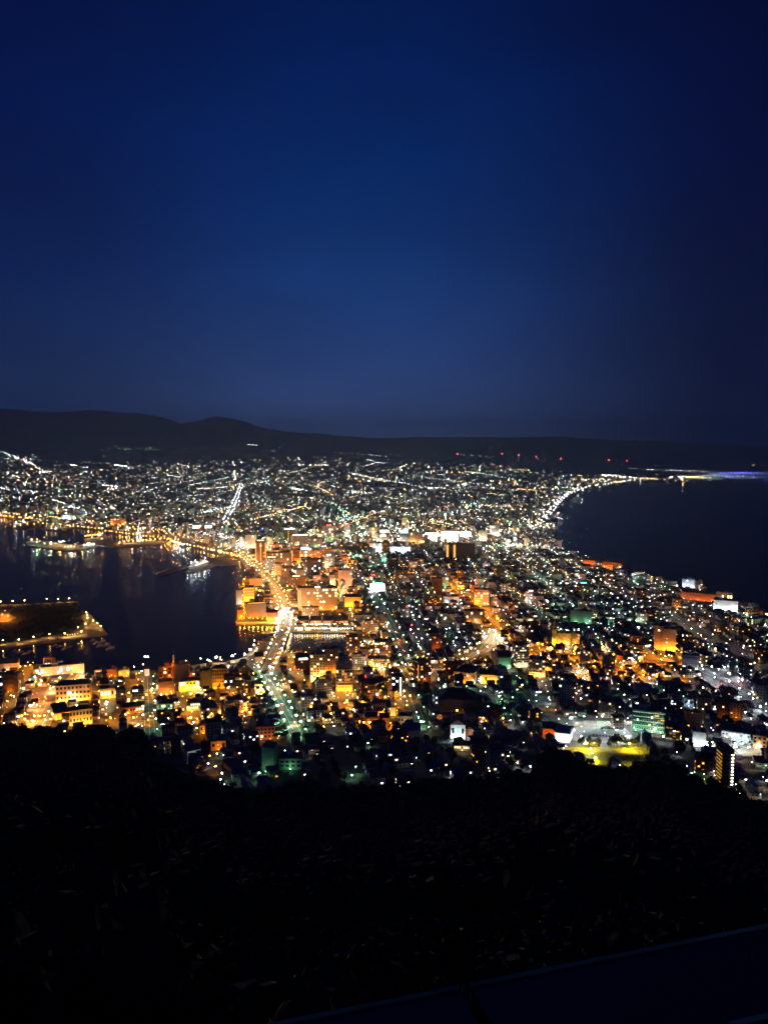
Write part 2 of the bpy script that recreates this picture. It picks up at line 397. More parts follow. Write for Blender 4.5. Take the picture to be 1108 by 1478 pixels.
# ------------------------------------------------------------ main roads (photograph pixels)
ROADS = [
 # name, polyline, half width, lamp spacing, colours, level, power, surface, label words
 ('harbour_road', [(384, 972), (392, 956), (402, 932), (411, 908), (414, 890)], 10, 26, 'ww sy ww so', 3, 3400, 'harbour road'),
 ('harbour_road', [(414, 890), (409, 868), (399, 850), (386, 835), (372, 820), (352, 803), (335, 795)], 7, 22, 'so so ww', 2, 45000, 'orange bayside road'),
 ('harbour_road', [(335, 795), (300, 786), (262, 776), (228, 770), (180, 762), (120, 754), (60, 747), (0, 742), (-60, 738)], 10, 55, 'so so sy', 2, 9000, 'far bay road'),
 ('slope_street', [(430, 1066), (414, 1036), (400, 1010), (386, 985), (380, 968)], 7, 17, 'gw gw gw cw', 3, 12000, 'green-lit slope street'),
 ('slope_street', [(217, 1066), (215, 1030), (214, 1005), (213, 978)], 6, 24, 'gw cw', 1, 4500, 'pale slope street by the dark wood'),
 ('avenue', [(600, 975), (585, 952), (574, 925), (562, 900), (548, 878), (540, 862), (530, 840)], 9, 26, 'cw gw gw', 2, 2200, 'wide green avenue'),
 ('tram_street', [(560, 968), (590, 968), (625, 968), (650, 962), (676, 952), (698, 938), (712, 924)], 9, 20, 'sy ww sy', 3, 14000, 'glowing tram street'),
 ('tram_street', [(712, 924), (716, 908), (706, 890), (694, 874), (672, 858), (650, 845), (636, 838)], 9, 26, 'so', 1, 80000, 'orange crossroad street'),
 ('tram_street', [(715, 922), (735, 925), (770, 938), (820, 948), (870, 955), (930, 957), (990, 958)], 9, 20, 'so so so sy', 2, 38000, 'orange cross street'),
 ('tram_street', [(366, 1010), (420, 990), (480, 985), (540, 966), (560, 968)], 8, 26, 'so so sy', 2, 22000, 'orange lower tram street'),
 ('quay_street', [(30, 1000), (90, 990), (170, 1008), (232, 1006), (300, 1003), (366, 1010)], 9, 24, 'so so so sy', 2, 24000, 'orange quay street'),
 ('quay_street', [(60, 1050), (80, 1010), (100, 985), (115, 972)], 9, 22, 'so so ww', 2, 20000, 'orange plaza road'),
 ('quay_street', [(160, 973), (200, 970), (240, 972), (285, 961), (330, 957), (352, 952), (364, 944), (374, 932), (392, 926)], 8, 40, 'ww', 1, 3000, 'waterfront road'),
 ('shore_road', [(1108, 975), (1075, 950), (1045, 930), (1010, 908), (975, 888), (930, 868), (880, 850), (835, 838), (800, 828), (760, 812), (730, 800)], 7, 30, 'ww pk ww', 1, 4200, 'warm diagonal shore road'),
 ('hospital_road', [(1000, 965), (1050, 985), (1090, 1010), (1130, 1050)], 10, 30, 'cw', 2, 3600, 'wide white road'),
 ('shore_road', [(770, 770), (782, 755), (795, 740), (806, 725), (822, 712), (850, 703), (900, 696), (935, 692)], 8, 105, 'cw ww cw sy', 3, 4500, 'bright beach road'),
 ('avenue', [(324, 755), (335, 735), (343, 715), (348, 700)], 9, 85, 'cw', 3, 9000, 'far white avenue'),
 ('avenue', [(470, 725), (490, 735), (505, 748), (522, 762)], 8, 75, 'gw cw', 2, 6000, 'far green avenue'),
 ('avenue', [(640, 750), (668, 737), (700, 721)], 8, 75, 'gw cw', 2, 6000, 'far diagonal avenue'),
 ('avenue', [(0, 655), (28, 662), (48, 672), (70, 684)], 14, 150, 'ww cw', 3, 30000, 'far hill avenue'),
 ('side_street', [(640, 890), (652, 912), (668, 935)], 5, 34, 'cw', 1, 1200, 'side street of dim lamps'),
 ('side_street', [(594, 880), (604, 905), (614, 930)], 5, 34, 'cw', 1, 1200, 'side street of dim lamps'),
 ('side_street', [(586, 992), (594, 1012), (604, 1040)], 7, 26, 'gw', 1, 1200, 'green side street'),
 ('side_street', [(610, 985), (660, 1000), (720, 1010), (765, 1022)], 5, 26, 'gw gw cw', 1, 1900, 'green park street'),
 ('side_street', [(735, 990), (760, 1010), (790, 1040), (800, 1060)], 7, 30, 'gw so', 1, 1500, 'green park street'),
]
M_asphalt = mat('asphalt', (.075, .075, .078), .8, noise=.3, nscale=.08)
M_line = mat('road_marking', (.55, .55, .52), .7)
ROADPTS = []
def resample(P, step):
    P = np.array(P, float); s = np.concatenate([[0], np.cumsum(np.hypot(*np.diff(P, axis=0).T))]); n = max(2, int(s[-1] / step) + 1)
    u = np.linspace(0, s[-1], n); return np.stack([np.interp(u, s, P[:, 0]), np.interp(u, s, P[:, 1])], 1), s[-1]
def ribbon(C, hw, dz, seg=None):
    T = np.gradient(C, axis=0); T /= np.linalg.norm(T, axis=1)[:, None]; Nn = np.stack([-T[:, 1], T[:, 0]], 1)
    k = [-1, -.33, .33, 1]; V = []
    for c in k:
        q = C + Nn * hw * c; V.append(np.stack([q[:, 0], q[:, 1], ground(q[:, 0], q[:, 1]) + dz], 1))
    V = np.stack(V, 1).reshape(-1, 3); Fq = []
    for i in range(len(C) - 1):
        for j in range(3): a = i * 4 + j; Fq.append((a, a + 4, a + 5, a + 1))
    return V, Fq
for nm, P, hw, step, cols, lvl, pw, words_ in ROADS:
    g = Gv([a for a, b in P], [b for a, b in P])[:, :2]
    C, ln = resample(g, 6 if g[0, 1] < 3000 else 30)
    V, Fq = ribbon(C, hw, .35)
    link(nm, mesh_np(nm, V, Fq, [M_asphalt]), kind='structure')
    if C[:, 1].min() < 2500:
        b = MB(); c2, _ = resample(g, 9)
        V, Fq = ribbon(C, .22, .42); b.add(V, Fq)
        for sgn in (-1, 1):
            T = np.gradient(C, axis=0); T /= np.linalg.norm(T, axis=1)[:, None]; V, Fq = ribbon(C + np.stack([-T[:, 1], T[:, 0]], 1) * sgn * (hw - .8), .15, .42); b.add(V, Fq)
        link('road_marking', b.mesh('road_marking', M_line), kind='structure')
    ROADPTS.append((C, hw)); cs = cols.split()
    Q, _ = resample(g, step); T = np.gradient(Q, axis=0); T /= np.linalg.norm(T, axis=1)[:, None]
    for i, (q, tt) in enumerate(zip(Q, T)):
        for sgn in (-1, 1):
            if hw < 10 and (i + (sgn > 0)) % 2: continue
            f = q[1] > 3500
            o = q + np.array([-tt[1], tt[0]]) * (hw + 1) * sgn + (tt * random.uniform(-.3, .3) * step if f else 0)
            o = o + tt * random.uniform(-.16, .16) * step
            lamp(o[0], o[1], cs[(i + (sgn > 0)) % len(cs)], lvl if random.random() > .25 else max(0, lvl - 1), pw * random.uniform(.6, 1.3), random.choice([.65, .8, .95, 1.1]) if not f else 1.25, 9, ctx='along the ' + words_)
RP = np.concatenate([np.column_stack([C, np.full(len(C), hw)]) for C, hw in ROADPTS])
def near_road(x, y, pad=0.0):
    return bool(((RP[:, 0] - x) ** 2 + (RP[:, 1] - y) ** 2 < (RP[:, 2] + pad) ** 2).any())

# ------------------------------------------------------------ open patches (photograph pixels)
M_yard = mat('parking_asphalt', (.22, .22, .21), .85, noise=.2, nscale=.06)
M_grass = mat('field_grass', (.16, .15, .03), .95, noise=.45, nscale=.25)
M_plaza = mat('plaza_brick', (.2, .11, .07), .85, noise=.25, nscale=.2)
M_sand = mat('yard_sand', (.30, .28, .22), .9, noise=.2, nscale=.1)
PATCH = [('parking_lot', [(826, 1048), (900, 1050), (913, 1062), (915, 1074), (880, 1073), (840, 1070), (812, 1068), (818, 1058)], M_yard),
 ('school_yard', [(828, 1040), (880, 1041), (893, 1048), (868, 1049), (826, 1047)], M_sand),
 ('field', [(836, 1079), (880, 1079), (916, 1080), (923, 1092), (925, 1106), (900, 1107), (868, 1104), (842, 1096)], M_grass),
 ('plaza', [(38, 1024), (66, 1022), (62, 1034), (46, 1050), (30, 1050)], M_plaza),
 ('plaza', [(46, 1000), (66, 992), (88, 992), (72, 1016), (44, 1016)], M_plaza),
 ('parking_lot', [(1055, 1066), (1090, 1064), (1100, 1080), (1098, 1094), (1072, 1092), (1052, 1078)], M_yard),
 ('parking_lot', [(1008, 962), (1060, 966), (1072, 990), (1040, 998), (1016, 985)], M_yard),
 ('rail_yard', [(262, 768), (300, 764), (352, 772), (356, 784), (330, 792), (285, 782)], M_yard),
 ('plaza', [(392, 884), (410, 880), (424, 886), (420, 898), (398, 900)], M_sand),
 ('lawn', [(905, 1078), (935, 1079), (938, 1100), (924, 1100), (922, 1084)], M_grass),
 ('lawn', [(812, 1078), (836, 1079), (842, 1098), (822, 1096)], M_grass),
 ('plaza', [(228, 1000), (268, 997), (268, 1006), (230, 1010)], M_plaza),
]
PATP = []
for nm, P, m in PATCH:
    g = Gv([a for a, b in P], [b for a, b in P]); PATP.append(g[:, :2])
    b = MB(); c = g.mean(0); nrad = 10; V = []; n = len(P); Fs = []
    # concentric rings so that the sheet follows the ground
    for k in range(nrad + 1):
        for q in g:
            w = c[:2] + (q[:2] - c[:2]) * (k / nrad); V.append((w[0], w[1], float(ground(w[0], w[1])) + .30))
    for k in range(nrad):
        for i in range(n):
            a = k * n + i; bb = k * n + (i + 1) % n
            Fs.append((a, bb, bb + n, a + n) if k else (a, bb + n, a + n))
    b.add(V, Fs); link(nm, b.mesh(nm, m), kind='structure')
def in_patch(x, y):
    xx = np.array([x]); yy = np.array([y])
    return any(inside(P, xx, yy)[0] for P in PATP)
# ------------------------------------------------------------ building materials
WALLC = {'cream': (.52, .45, .33), 'white': (.68, .68, .66), 'grey': (.33, .33, .33), 'tan': (.42, .33, .22), 'brick': (.27, .12, .07), 'dark': (.10, .10, .10), 'green': (.30, .44, .35),
         'pink': (.48, .34, .30), 'brown': (.17, .11, .075), 'blue': (.22, .28, .40), 'yellow': (.60, .48, .2), 'slate': (.16, .17, .2)}
MW = {k: mat('wall_' + k, v, .85, noise=.14, nscale=.35) for k, v in WALLC.items()}
ROOFC = {'dark': (.05, .05, .055), 'grey': (.15, .15, .16), 'red': (.16, .05, .035), 'blue': (.03, .05, .16), 'brown': (.08, .05, .035), 'green': (.05, .10, .07), 'white': (.4, .4, .4)}
MR = {k: mat('roof_' + k, v, .7, noise=.25, nscale=.5) for k, v in ROOFC.items()}
M_glass = mat('window_glass', (.015, .018, .022), .12)
M_frame = mat('window_frame', (.25, .25, .25), .6)
WIN = {'so': mat('window_amber', (.3, .2, .1), .5, emit=(1, .40, .07), strength=1.7, sampling='NONE'), 'ww': mat('window_warm', (.3, .25, .2), .5, emit=(1, .72, .38), strength=4, sampling='NONE'),
       'cw': mat('window_cold', (.3, .3, .3), .5, emit=(.85, .97, 1), strength=5, sampling='NONE'), 'gw': mat('window_green', (.2, .3, .25), .5, emit=(.45, .95, .6), strength=.55, sampling='NONE'),
       'ye': mat('window_yellow', (.3, .3, .1), .5, emit=(1, .48, .05), strength=.45, sampling='NONE'), 'bw': mat('sign_blue_white', (.3, .3, .4), .5, emit=(.25, .45, 1), strength=4, sampling='NONE'),
       'hot': mat('window_bright', (.4, .4, .4), .5, emit=(1, .93, .8), strength=9, sampling='NONE'), 'rd': mat('sign_red', (.3, .05, .05), .5, emit=(1, .05, .03), strength=6, sampling='NONE'),
       'bl': mat('sign_blue', (.05, .05, .3), .5, emit=(.03, .06, 1), strength=5, sampling='NONE'), 'te': mat('sign_turquoise', (.05, .3, .25), .5, emit=(.1, 1, .7), strength=4, sampling='NONE')}
def unit_window(m):
    b = MB(); b.box(0, 0, 0, .5, .5, 1, 0); return b.mesh('window', m)
WINME = {k: unit_window(m) for k, m in WIN.items()}; WINME['dk'] = unit_window(M_glass)
FOOT = []     # cx, cy, radius of every placed building
NWIN = 0
def facade_windows(root, w, d, h, cols, rows, lit, ck, side, z0=2.2, wfrac=.55, hfrac=.5, onlylit=False, seed=0):
    """windows on the face towards the sea/camera (local -y) and, if side, on one end wall"""
    global NWIN
    r = random.Random(seed); far_ = math.hypot(root.location.x, root.location.y) > 1150
    def place(face, n):
        global NWIN
        span = w if face == 0 else d
        for j in range(rows):
            for i in range(n):
                L_ = r.random() < lit
                if (onlylit or far_) and not L_: continue
                u = -span / 2 + span * (i + .5) / n; fh = (h - z0 - .8) / rows; z = z0 + fh * j + fh * .25
                me = WINME[(ck if r.random() < .75 else r.choice(['ww', 'cw', 'so'])) if L_ else 'dk']
                o = D.objects.new('window', me); COL.objects.link(o); o.parent = root; NWIN += 1
                if face == 0: o.location = (u, -d / 2, z); o.scale = (span / n * wfrac, .3, fh * hfrac)
                else: o.location = (side * w / 2, u, z); o.scale = (.3, span / n * wfrac, fh * hfrac)
    place(0, cols)
    if side: place(1, max(1, int(round(cols * d / w))))
def bld(kind, label, cat, x0, x1, yt, yb, wall='tan', depth=None, rot=0, win=None, roof='flat', roofc='dark', side=0, bands=0, extra=None, group=None, onlylit=False, balcony=0, steps=0):
    """a building whose street front spans x0..x1 and stands on row yb of the photograph with its eaves at row yt"""
    g = G((x0 + x1) / 2, yb); dist = g[1] * cp - (g[2] - CAMZ) * sp_
    az = math.atan2(g[0], g[1]); W_ = (x1 - x0) / F * dist
    a = math.radians(rot) - az          # local frame: -y faces the camera when rot = 0
    rr_ = abs(math.radians(rot))
    if depth is None: depth = min(max(W_ * .6, 9), 26)
    w = (W_ - depth * math.sin(rr_)) / math.cos(rr_) if rot else W_
    w = max(w, 5)
    h = max(z_at(yt, g[1]) - g[2], 4.0)
    cx = g[0] + math.sin(az) * (depth / 2 * math.cos(rr_) + w / 2 * math.sin(rr_)); cy = g[1] + math.cos(az) * (depth / 2 * math.cos(rr_) + w / 2 * math.sin(rr_))
    root = D.objects.new(kind, None); COL.objects.link(root); root.empty_display_size = 2
    root.location = (cx, cy, g[2]); root.rotation_euler = (0, 0, a)
    root['label'] = label; root['category'] = cat
    if group: root['group'] = group
    b = MB(); b.box(0, 0, -5, w / 2, depth / 2, h + 5)
    for k in range(bands):
        z = h * (k + 1) / (bands + 1); b.box(0, 0, z - .25, w / 2 + .35, depth / 2 + .35, .5)
    if steps:
        for k in range(steps): b.box(0, depth * .06 * (k + 1), h + k * 3.0, w / 2 * (1 - .13 * (k + 1)), depth / 2 * (1 - .12 * (k + 1)), 3.0)
    link('wall', b.mesh('wall', MW[wall]), root)
    rb = MB(); hh = h + steps * 3.0
    if roof == 'flat':
        q = (1 - .13 * steps, 1 - .12 * steps); s1, s2 = w / 2 * q[0], depth / 2 * q[1]; cyr = depth * .06 * steps
        rb.box(0, cyr, hh, s1 - .4, s2 - .4, .25)
        for sx_ in (-1, 1): rb.box(sx_ * (s1 - .2), cyr, hh, .2, s2, .9, 0)
        for sy_ in (-1, 1): rb.box(0, cyr + sy_ * (s2 - .2), hh, s1 - .4, .2, .9, 0)
        link('roof', rb.mesh('roof', MR[roofc]), root)
        if W_ > 12 and h > 9:
            ph = MB(); ph.box(w * random.uniform(-.2, .2), cyr, hh + .25, min(w * .16, 5), min(depth * .22, 4), 3.2); link('plant_room', ph.mesh('plant_room', MW[wall]), root); ph = MB(); ph.box(w * .42, cyr - depth * .2, hh + .25, 1.0, 1.0, 1.5)
            link('roof_vent', ph.mesh('roof_vent', M_frame), root)
    elif roof == 'gable' or roof == 'hip':
        rh = min(depth, w) * (.34 if roof == 'gable' else .28)
        rb.gable(0, 0, h, w / 2 + .6, depth / 2 + .6, rh, 0, hip=0 if roof == 'gable' else depth * .42)
        link('roof', rb.mesh('roof', MR[roofc]), root)
    elif roof == 'gable_y':
        rh = w * .36; rb.gable(0, 0, h, depth / 2 + .6, w / 2 + .6, rh); me = rb.mesh('roof', MR[roofc])
        link('roof', me, root, rz=math.pi / 2)
        gb = MB(); gb.add([(-w / 2, -depth / 2 - .05, h), (w / 2, -depth / 2 - .05, h), (0, -depth / 2 - .05, h + rh * .96), (-w / 2, -depth / 2 + .3, h), (w / 2, -depth / 2 + .3, h), (0, -depth / 2 + .3, h + rh * .96)], [(0, 1, 2), (5, 4, 3), (0, 3, 4, 1), (1, 4, 5, 2), (2, 5, 3, 0)])
        link('gable_wall', gb.mesh('gable_wall', MW[wall]), root)
    elif roof == 'barrel':
        V = []; n = 10
        for k in range(n + 1):
            t_ = math.pi * k / n; V += [(-w / 2 - .3, -depth / 2 * math.cos(t_), h + depth * .3 * math.sin(t_)), (w / 2 + .3, -depth / 2 * math.cos(t_), h + depth * .3 * math.sin(t_))]
        rb.add(V, [(2 * k, 2 * k + 1, 2 * k + 3, 2 * k + 2) for k in range(n)] + [tuple(range(0, 2 * n + 2, 2)), tuple(range(2 * n + 1, 0, -2))]); link('roof', rb.mesh('roof', MR[roofc]), root)
    if win:
        cols, rows, lit, ck = win[:4]; facade_windows(root, w, depth, h, cols, rows, lit, ck, side, seed=int(x0 * 7 + yb), onlylit=onlylit, *(), **(win[4] if len(win) > 4 else {}))
    if balcony:
        bb = MB()
        for k in range(balcony): bb.box(0, -depth / 2 - .7, h * (k + .9) / (balcony + 1), w / 2 - .3, .7, 1.0)
        link('balcony', bb.mesh('balcony', MW['white' if wall != 'white' else 'grey']), root)
    FOOT.append((cx, cy, max(w, depth) * .5 + 5))
    ca, sa = math.cos(a), math.sin(a)
    def wp(lx, ly, lz): return (cx + lx * ca - ly * sa, cy + lx * sa + ly * ca, g[2] + lz)
    for e in (extra or []):
        if e[0] == 'flood':     # colour, count, power: lamps in front of the facade
            for k in range(e[2]):
                q = wp(-w / 2 + w * (k + .5) / e[2], -depth / 2 - 5, 0); lamp(q[0], q[1], e[1], 1, e[3] * (.9 if e[1] in ('so', 'sy') else 1.1), .35, 2.0, ctx='at the foot of the ' + e[4])
        elif e[0] == 'sign':    # material, x fraction, z fraction, width fraction, height
            b = MB(); b.box(w * e[2], -depth / 2 - .25, h * e[3], w * e[4] / 2, .25, e[5]); link('sign', b.mesh('sign', WIN[e[1]]), root)
        elif e[0] == 'roofsign':
            b = MB(); b.box(w * e[2], -depth / 2 + 1.2, hh + .9, w * e[3] / 2, .4, e[4]); link('sign', b.mesh('sign', WIN[e[1]]), root)
        elif e[0] == 'beacon':
            b = MB(); b.tube((0, 0, hh), (0, 0, hh + 5), .15); link('antenna', b.mesh('antenna', M_frame), root)
            b = MB(); b.ball((0, 0, hh + 5), 1.1); link('warning_lamp', b.mesh('warning_lamp', bulb_mat('rd', 12)), root)
        elif e[0] == 'strip':   # vertical light strips: material, x fractions
            for fx in e[2]:
                b = MB(); b.box(w * fx, -depth / 2 - .2, h * .06, w * e[3] / 2, .2, h * .86); link('light_strip', b.mesh('light_strip', WIN[e[1]]), root)
        elif e[0] == 'rows':    # long lit corridors, one per storey
            for k in range(e[2]):
                b = MB(); b.box(0, -depth / 2 - .15, h * (k + .45) / e[2], w * .47, .15, h / e[2] * e[3]); link('corridor_window', b.mesh('corridor_window', WIN[e[1]]), root)
        elif e[0] == 'cupola':
            b = MB(); b.box(0, 0, hh + .3, w * .2, depth * .25, 5); b.taper(0, 0, hh + 5.3, w * .22, depth * .28, 3.5, .5, .5); link('cupola', b.mesh('cupola', MW['green']), root)
        elif e[0] == 'spire':
            b = MB(); b.box(w * e[1], 0, hh, e[2], e[2], e[3] * .4); b.taper(w * e[1], 0, hh + e[3] * .4, e[2], e[2], e[3] * .6, .04, .04); link('spire', b.mesh('spire', MW[e[4]]), root)
        elif e[0] == 'columns':
            for k in range(e[1]):
                b = MB(); b.tube((-w / 2 + w * (k + .5) / e[1], -depth / 2 - .9, 0), (-w / 2 + w * (k + .5) / e[1], -depth / 2 - .9, h * .8), .5, .42, 8); link('column', b.mesh('column', MW['cream']), root)
            b = MB(); b.box(0, -depth / 2 - .7, h * .8, w / 2 + .3, .8, h * .18); link('entablature', b.mesh('entablature', MW['cream']), root)
    return root
A_ = 'apartment block'; O_ = 'office building'; HT = 'hotel'; WH = 'warehouse'
B = bld
# --- harbour side and town centre, far to near
B('hotel', 'wide harbour hotel with a grid of small lit windows and floodlit left corner', HT, 430, 487, 849, 881, 'tan', depth=24, win=(13, 7, .3, 'ww'), extra=[('strip', 'so', (-.48, -.43), .02), ('flood', 'so', 4, 9000, 'wide harbour hotel'), ('roofsign', 'hot', 0, .12, 2.0)])  # amber glowing strips imitate the floodlight on the left corner
B('apartment_block', 'pinkish brown apartment block standing behind the wide harbour hotel', A_, 488, 508, 823, 850, 'pink', win=(6, 8, .05, 'ww'))
B('shop_building', 'low amber lit shop building with a curved dark roof right of the wide hotel', 'shop', 497, 521, 862, 876, 'yellow', roof='barrel', roofc='dark', depth=18, extra=[('flood', 'so', 3, 11000, 'curved roof shop')])
B('hotel', 'slim orange brick tower with lit stair windows beside the dark basin', 'hotel', 500, 516, 919, 951, 'brick', win=(4, 9, .3, 'so'), side=-1, depth=13, extra=[('flood', 'ww', 2, 3000, 'slim orange tower')])
B('office_building', 'short tan office block between the slim tower and the six storey hotel', O_, 518, 535, 937, 955, 'tan', win=(4, 4, .15, 'so'), extra=[('flood', 'so', 1, 4000, 'short tan office block')])
B('hotel', 'six storey orange hotel with bright lobby windows beside the green avenue', HT, 540, 564, 926, 953, 'brick', win=(6, 6, .25, 'so'), bands=5, extra=[('flood', 'ww', 5, 2600, 'six storey orange hotel'), ('sign', 'hot', -.3, .55, .15, 1.2), ('sign', 'hot', -.35, .85, .2, 1.2)])
B('hotel', 'tall pale hotel tower with green cupola and two blazing floodlights at its foot', HT, 448, 470, 945, 984, 'cream', win=(5, 10, .25, 'ww'), side=-1, depth=16, extra=[('cupola',), ('flood', 'sy', 2, 30000, 'green cupola hotel tower')])
B('apartment_block', 'broad orange apartment tower standing behind the green cupola hotel', A_, 465, 488, 937, 972, 'tan', win=(6, 10, .12, 'ww'), bands=9, extra=[('flood', 'so', 2, 9000, 'broad orange apartment tower')])
B('apartment_block', 'stepped apartment block with rows of balconies in front of the orange towers', A_, 485, 509, 962, 998, 'cream', win=(6, 8, .2, 'so'), steps=4, balcony=7, depth=20, side=-1, extra=[('flood', 'so', 3, 9000, 'stepped balcony block')])
B('apartment_block', 'grey apartment tower with lit corridor strip just below the tram street', A_, 594, 622, 957, 989, 'brown', win=(5, 8, .12, 'so'), roofc='grey', depth=20, rot=25, side=-1, extra=[('strip', 'so', (-.47,), .02), ('flood', 'so', 1, 4000, 'grey tower below the tram street')])
B('office_building', 'dark narrow office with one white vertical strip of light', O_, 565, 581, 976, 1005, 'dark', win=(3, 6, .03, 'cw'), extra=[('strip', 'hot', (.3,), .07)])
B('public_hall', 'neoclassical hall with a row of floodlit columns and dark hipped roof', 'hall', 655, 691, 971, 988, 'cream', roof='hip', roofc='dark', depth=30, rot=-14, win=(8, 2, .5, 'so'), extra=[('columns', 9), ('flood', 'so', 9, 2600, 'columned hall')])
B('public_hall', 'glowing yellow hall wing joined to the right end of the columned hall', 'hall', 692, 717, 974, 987, 'yellow', roof='gable', roofc='brown', win=(7, 1, .9, 'so'), extra=[('flood', 'sy', 5, 3800, 'glowing yellow hall wing')])
B('office_building', 'orange brick cube above the tram street bend', O_, 622, 636, 918, 938, 'brick', win=(4, 5, .1, 'so'), bands=4, side=-1, extra=[('flood', 'so', 1, 3500, 'orange brick cube')])
B('office_building', 'long low beige office with one lit end below the dim side streets', O_, 635, 660, 886, 899, 'tan', win=(8, 3, .08, 'ww'), depth=18)
B('office_building', 'long beige school block left of the orange crossroad street', 'school', 669, 699, 882, 900, 'tan', win=(9, 3, .12, 'ww'), depth=16, extra=[('flood', 'so', 2, 3800, 'beige school block')])
B('apartment_block', 'reddish apartment block with pale balconies above the orange crossroad street', A_, 684, 705, 851, 874, 'pink', win=(5, 6, .25, 'ww'), balcony=6)
B('apartment_block', 'dark red apartment tower at the top end of the orange crossroad street', A_, 622, 638, 835, 860, 'brown', win=(4, 8, .06, 'so'), depth=20)
B('office_building', 'small green lit block touching the dark red apartment tower', O_, 638, 647, 833, 849, 'green', win=(2, 4, .05, 'gw'), extra=[('flood', 'gw', 1, 3000, 'small green block')])
B('office_building', 'long white two storey block with dark windows beside the orange crossroad', O_, 639, 662, 861, 873, 'white', win=(5, 1, 0, 'cw', dict(hfrac=.7)), extra=[('flood', 'cw', 2, 2600, 'long white two storey block')])
B('apartment_block', 'beige apartment block with pale stacked balconies right of the tram street', A_, 738, 762, 931, 964, 'cream', balcony=9, win=(6, 9, .12, 'ww'), rot=20, side=-1, depth=16, extra=[('flood', 'ww', 2, 3200, 'beige stacked balcony block')])
B('apartment_block', 'floodlit white apartment block with lit balcony rows next to the beige one', A_, 763, 786, 952, 977, 'white', balcony=6, win=(5, 6, .25, 'ww'), roofc='brown', depth=16, extra=[('flood', 'sy', 3, 5200, 'floodlit white balcony block')])
B('gymnasium', 'big dark vaulted gymnasium roof left of the stacked balcony block', 'gymnasium', 712, 737, 950, 966, 'green', roof='barrel', roofc='dark', depth=26, rot=15, extra=[('flood', 'gw', 2, 1800, 'vaulted gymnasium')])
B('apartment_block', 'tall thin dark grey tower standing alone above the sand yard', A_, 806, 828, 989, 1022, 'grey', win=(5, 8, .02, 'cw'), rot=-12, depth=14, side=1)
B('school', 'five storey green lit school with rows of corridor windows', 'school', 912, 957, 1026, 1057, 'green', depth=16, win=(14, 5, .05, 'cw'), bands=4, extra=[('rows', 'gw', 5, .16), ('flood', 'gw', 4, 700, 'green lit school'), ('sign', 'so', .25, .78, .14, 1.2), ('sign', 'so', .42, .6, .1, 1.2)])
B('lift_tower', 'dark timber stair structure outlined by amber lights right of the green school', 'tower', 960, 979, 1048, 1071, 'dark', depth=9, win=(4, 5, .45, 'ye', dict(wfrac=.75, hfrac=.35)), onlylit=True)
B('storehouse', 'plain white windowless cube beside the bright car park', 'storehouse', 999, 1017, 1057, 1078, 'white', depth=14, extra=[('flood', 'cw', 2, 1900, 'white cube')])
B('house', 'pinkish lean building pressed against the left of the white cube', 'house', 988, 998, 1064, 1078, 'pink', depth=10, win=(2, 2, .3, 'cw'))
B('apartment_block', 'dark apartment tower with a column of white stair lights and amber left wall', A_, 1032, 1056, 1084, 1138, 'brown', depth=14, rot=24, side=-1, win=(3, 9, .04, 'ye'), extra=[('amberwall',)])
B('apartment_block', 'left of two dark brown apartment slabs above the white cube', A_, 1034, 1051, 1010, 1036, 'brown', win=(5, 6, .04, 'ww'), extra=[('flood', 'so', 1, 900, 'left dark brown slab')])
B('apartment_block', 'right of two dark brown apartment slabs above the white cube', A_, 1053, 1070, 1015, 1037, 'tan', win=(4, 6, .03, 'ww'), extra=[('flood', 'so', 1, 1100, 'right dark brown slab')])
B('apartment_block', 'left and taller slab of the tan twin tower over the orange street', A_, 943, 956, 903, 938, 'tan', win=(3, 8, .05, 'ww'), depth=14, extra=[('flood', 'so', 2, 7000, 'taller tan twin slab')])
B('apartment_block', 'right slab of the tan twin tower glowing orange over the street', A_, 956, 974, 908, 940, 'cream', win=(5, 10, .04, 'so'), depth=13, extra=[('flood', 'so', 4, 10000, 'glowing tan twin slab')])
B('apartment_block', 'white apartment block with grey balcony rows right of the orange street lights', A_, 984, 1006, 946, 969, 'white', balcony=7, win=(4, 7, .05, 'cw'), extra=[('flood', 'cw', 1, 1700, 'white block by the orange street')])
B('office_building', 'square yellow green office lit from the orange cross street', O_, 803, 823, 914, 931, 'yellow', win=(5, 4, .2, 'ye'), extra=[('flood', 'sy', 2, 4200, 'yellow green office')])
B('office_building', 'smaller yellow office stepped in front of the square yellow green one', O_, 824, 836, 914, 929, 'yellow', win=(3, 3, .2, 'so'), extra=[('flood', 'sy', 1, 3800, 'smaller yellow office')])
B('school', 'long pale green school on the rise above the yellow offices', 'school', 823, 853, 882, 900, 'green', win=(10, 3, .1, 'gw'), depth=14, extra=[('flood', 'gw', 2, 2200, 'long pale green school')])
B('office_building', 'narrow turquoise lit office right of the long pale green school', O_, 873, 883, 890, 902, 'green', win=(2, 3, .4, 'te'), extra=[('flood', 'te', 1, 2200, 'turquoise office')])
B('church', 'thin pale spire tower lit yellow green above the orange cross street', 'tower', 796, 803, 908, 931, 'yellow', depth=6, extra=[('spire', 0, 2.6, 16, 'yellow'), ('flood', 'ye', 1, 5000, 'thin spire tower')])
B('public_hall', 'long orange floodlit seaside hall on the right shore', 'hall', 984, 1032, 857, 868, 'brick', roof='gable', roofc='brown', depth=18, rot=-12, extra=[('flood', 'so', 5, 4500, 'long seaside hall')])
B('public_hall', 'raised brick end block of the orange seaside hall', 'hall', 1033, 1055, 855, 871, 'brick', depth=16, win=(6, 1, .5, 'ww'), extra=[('flood', 'so', 3, 6000, 'brick seaside end block')])
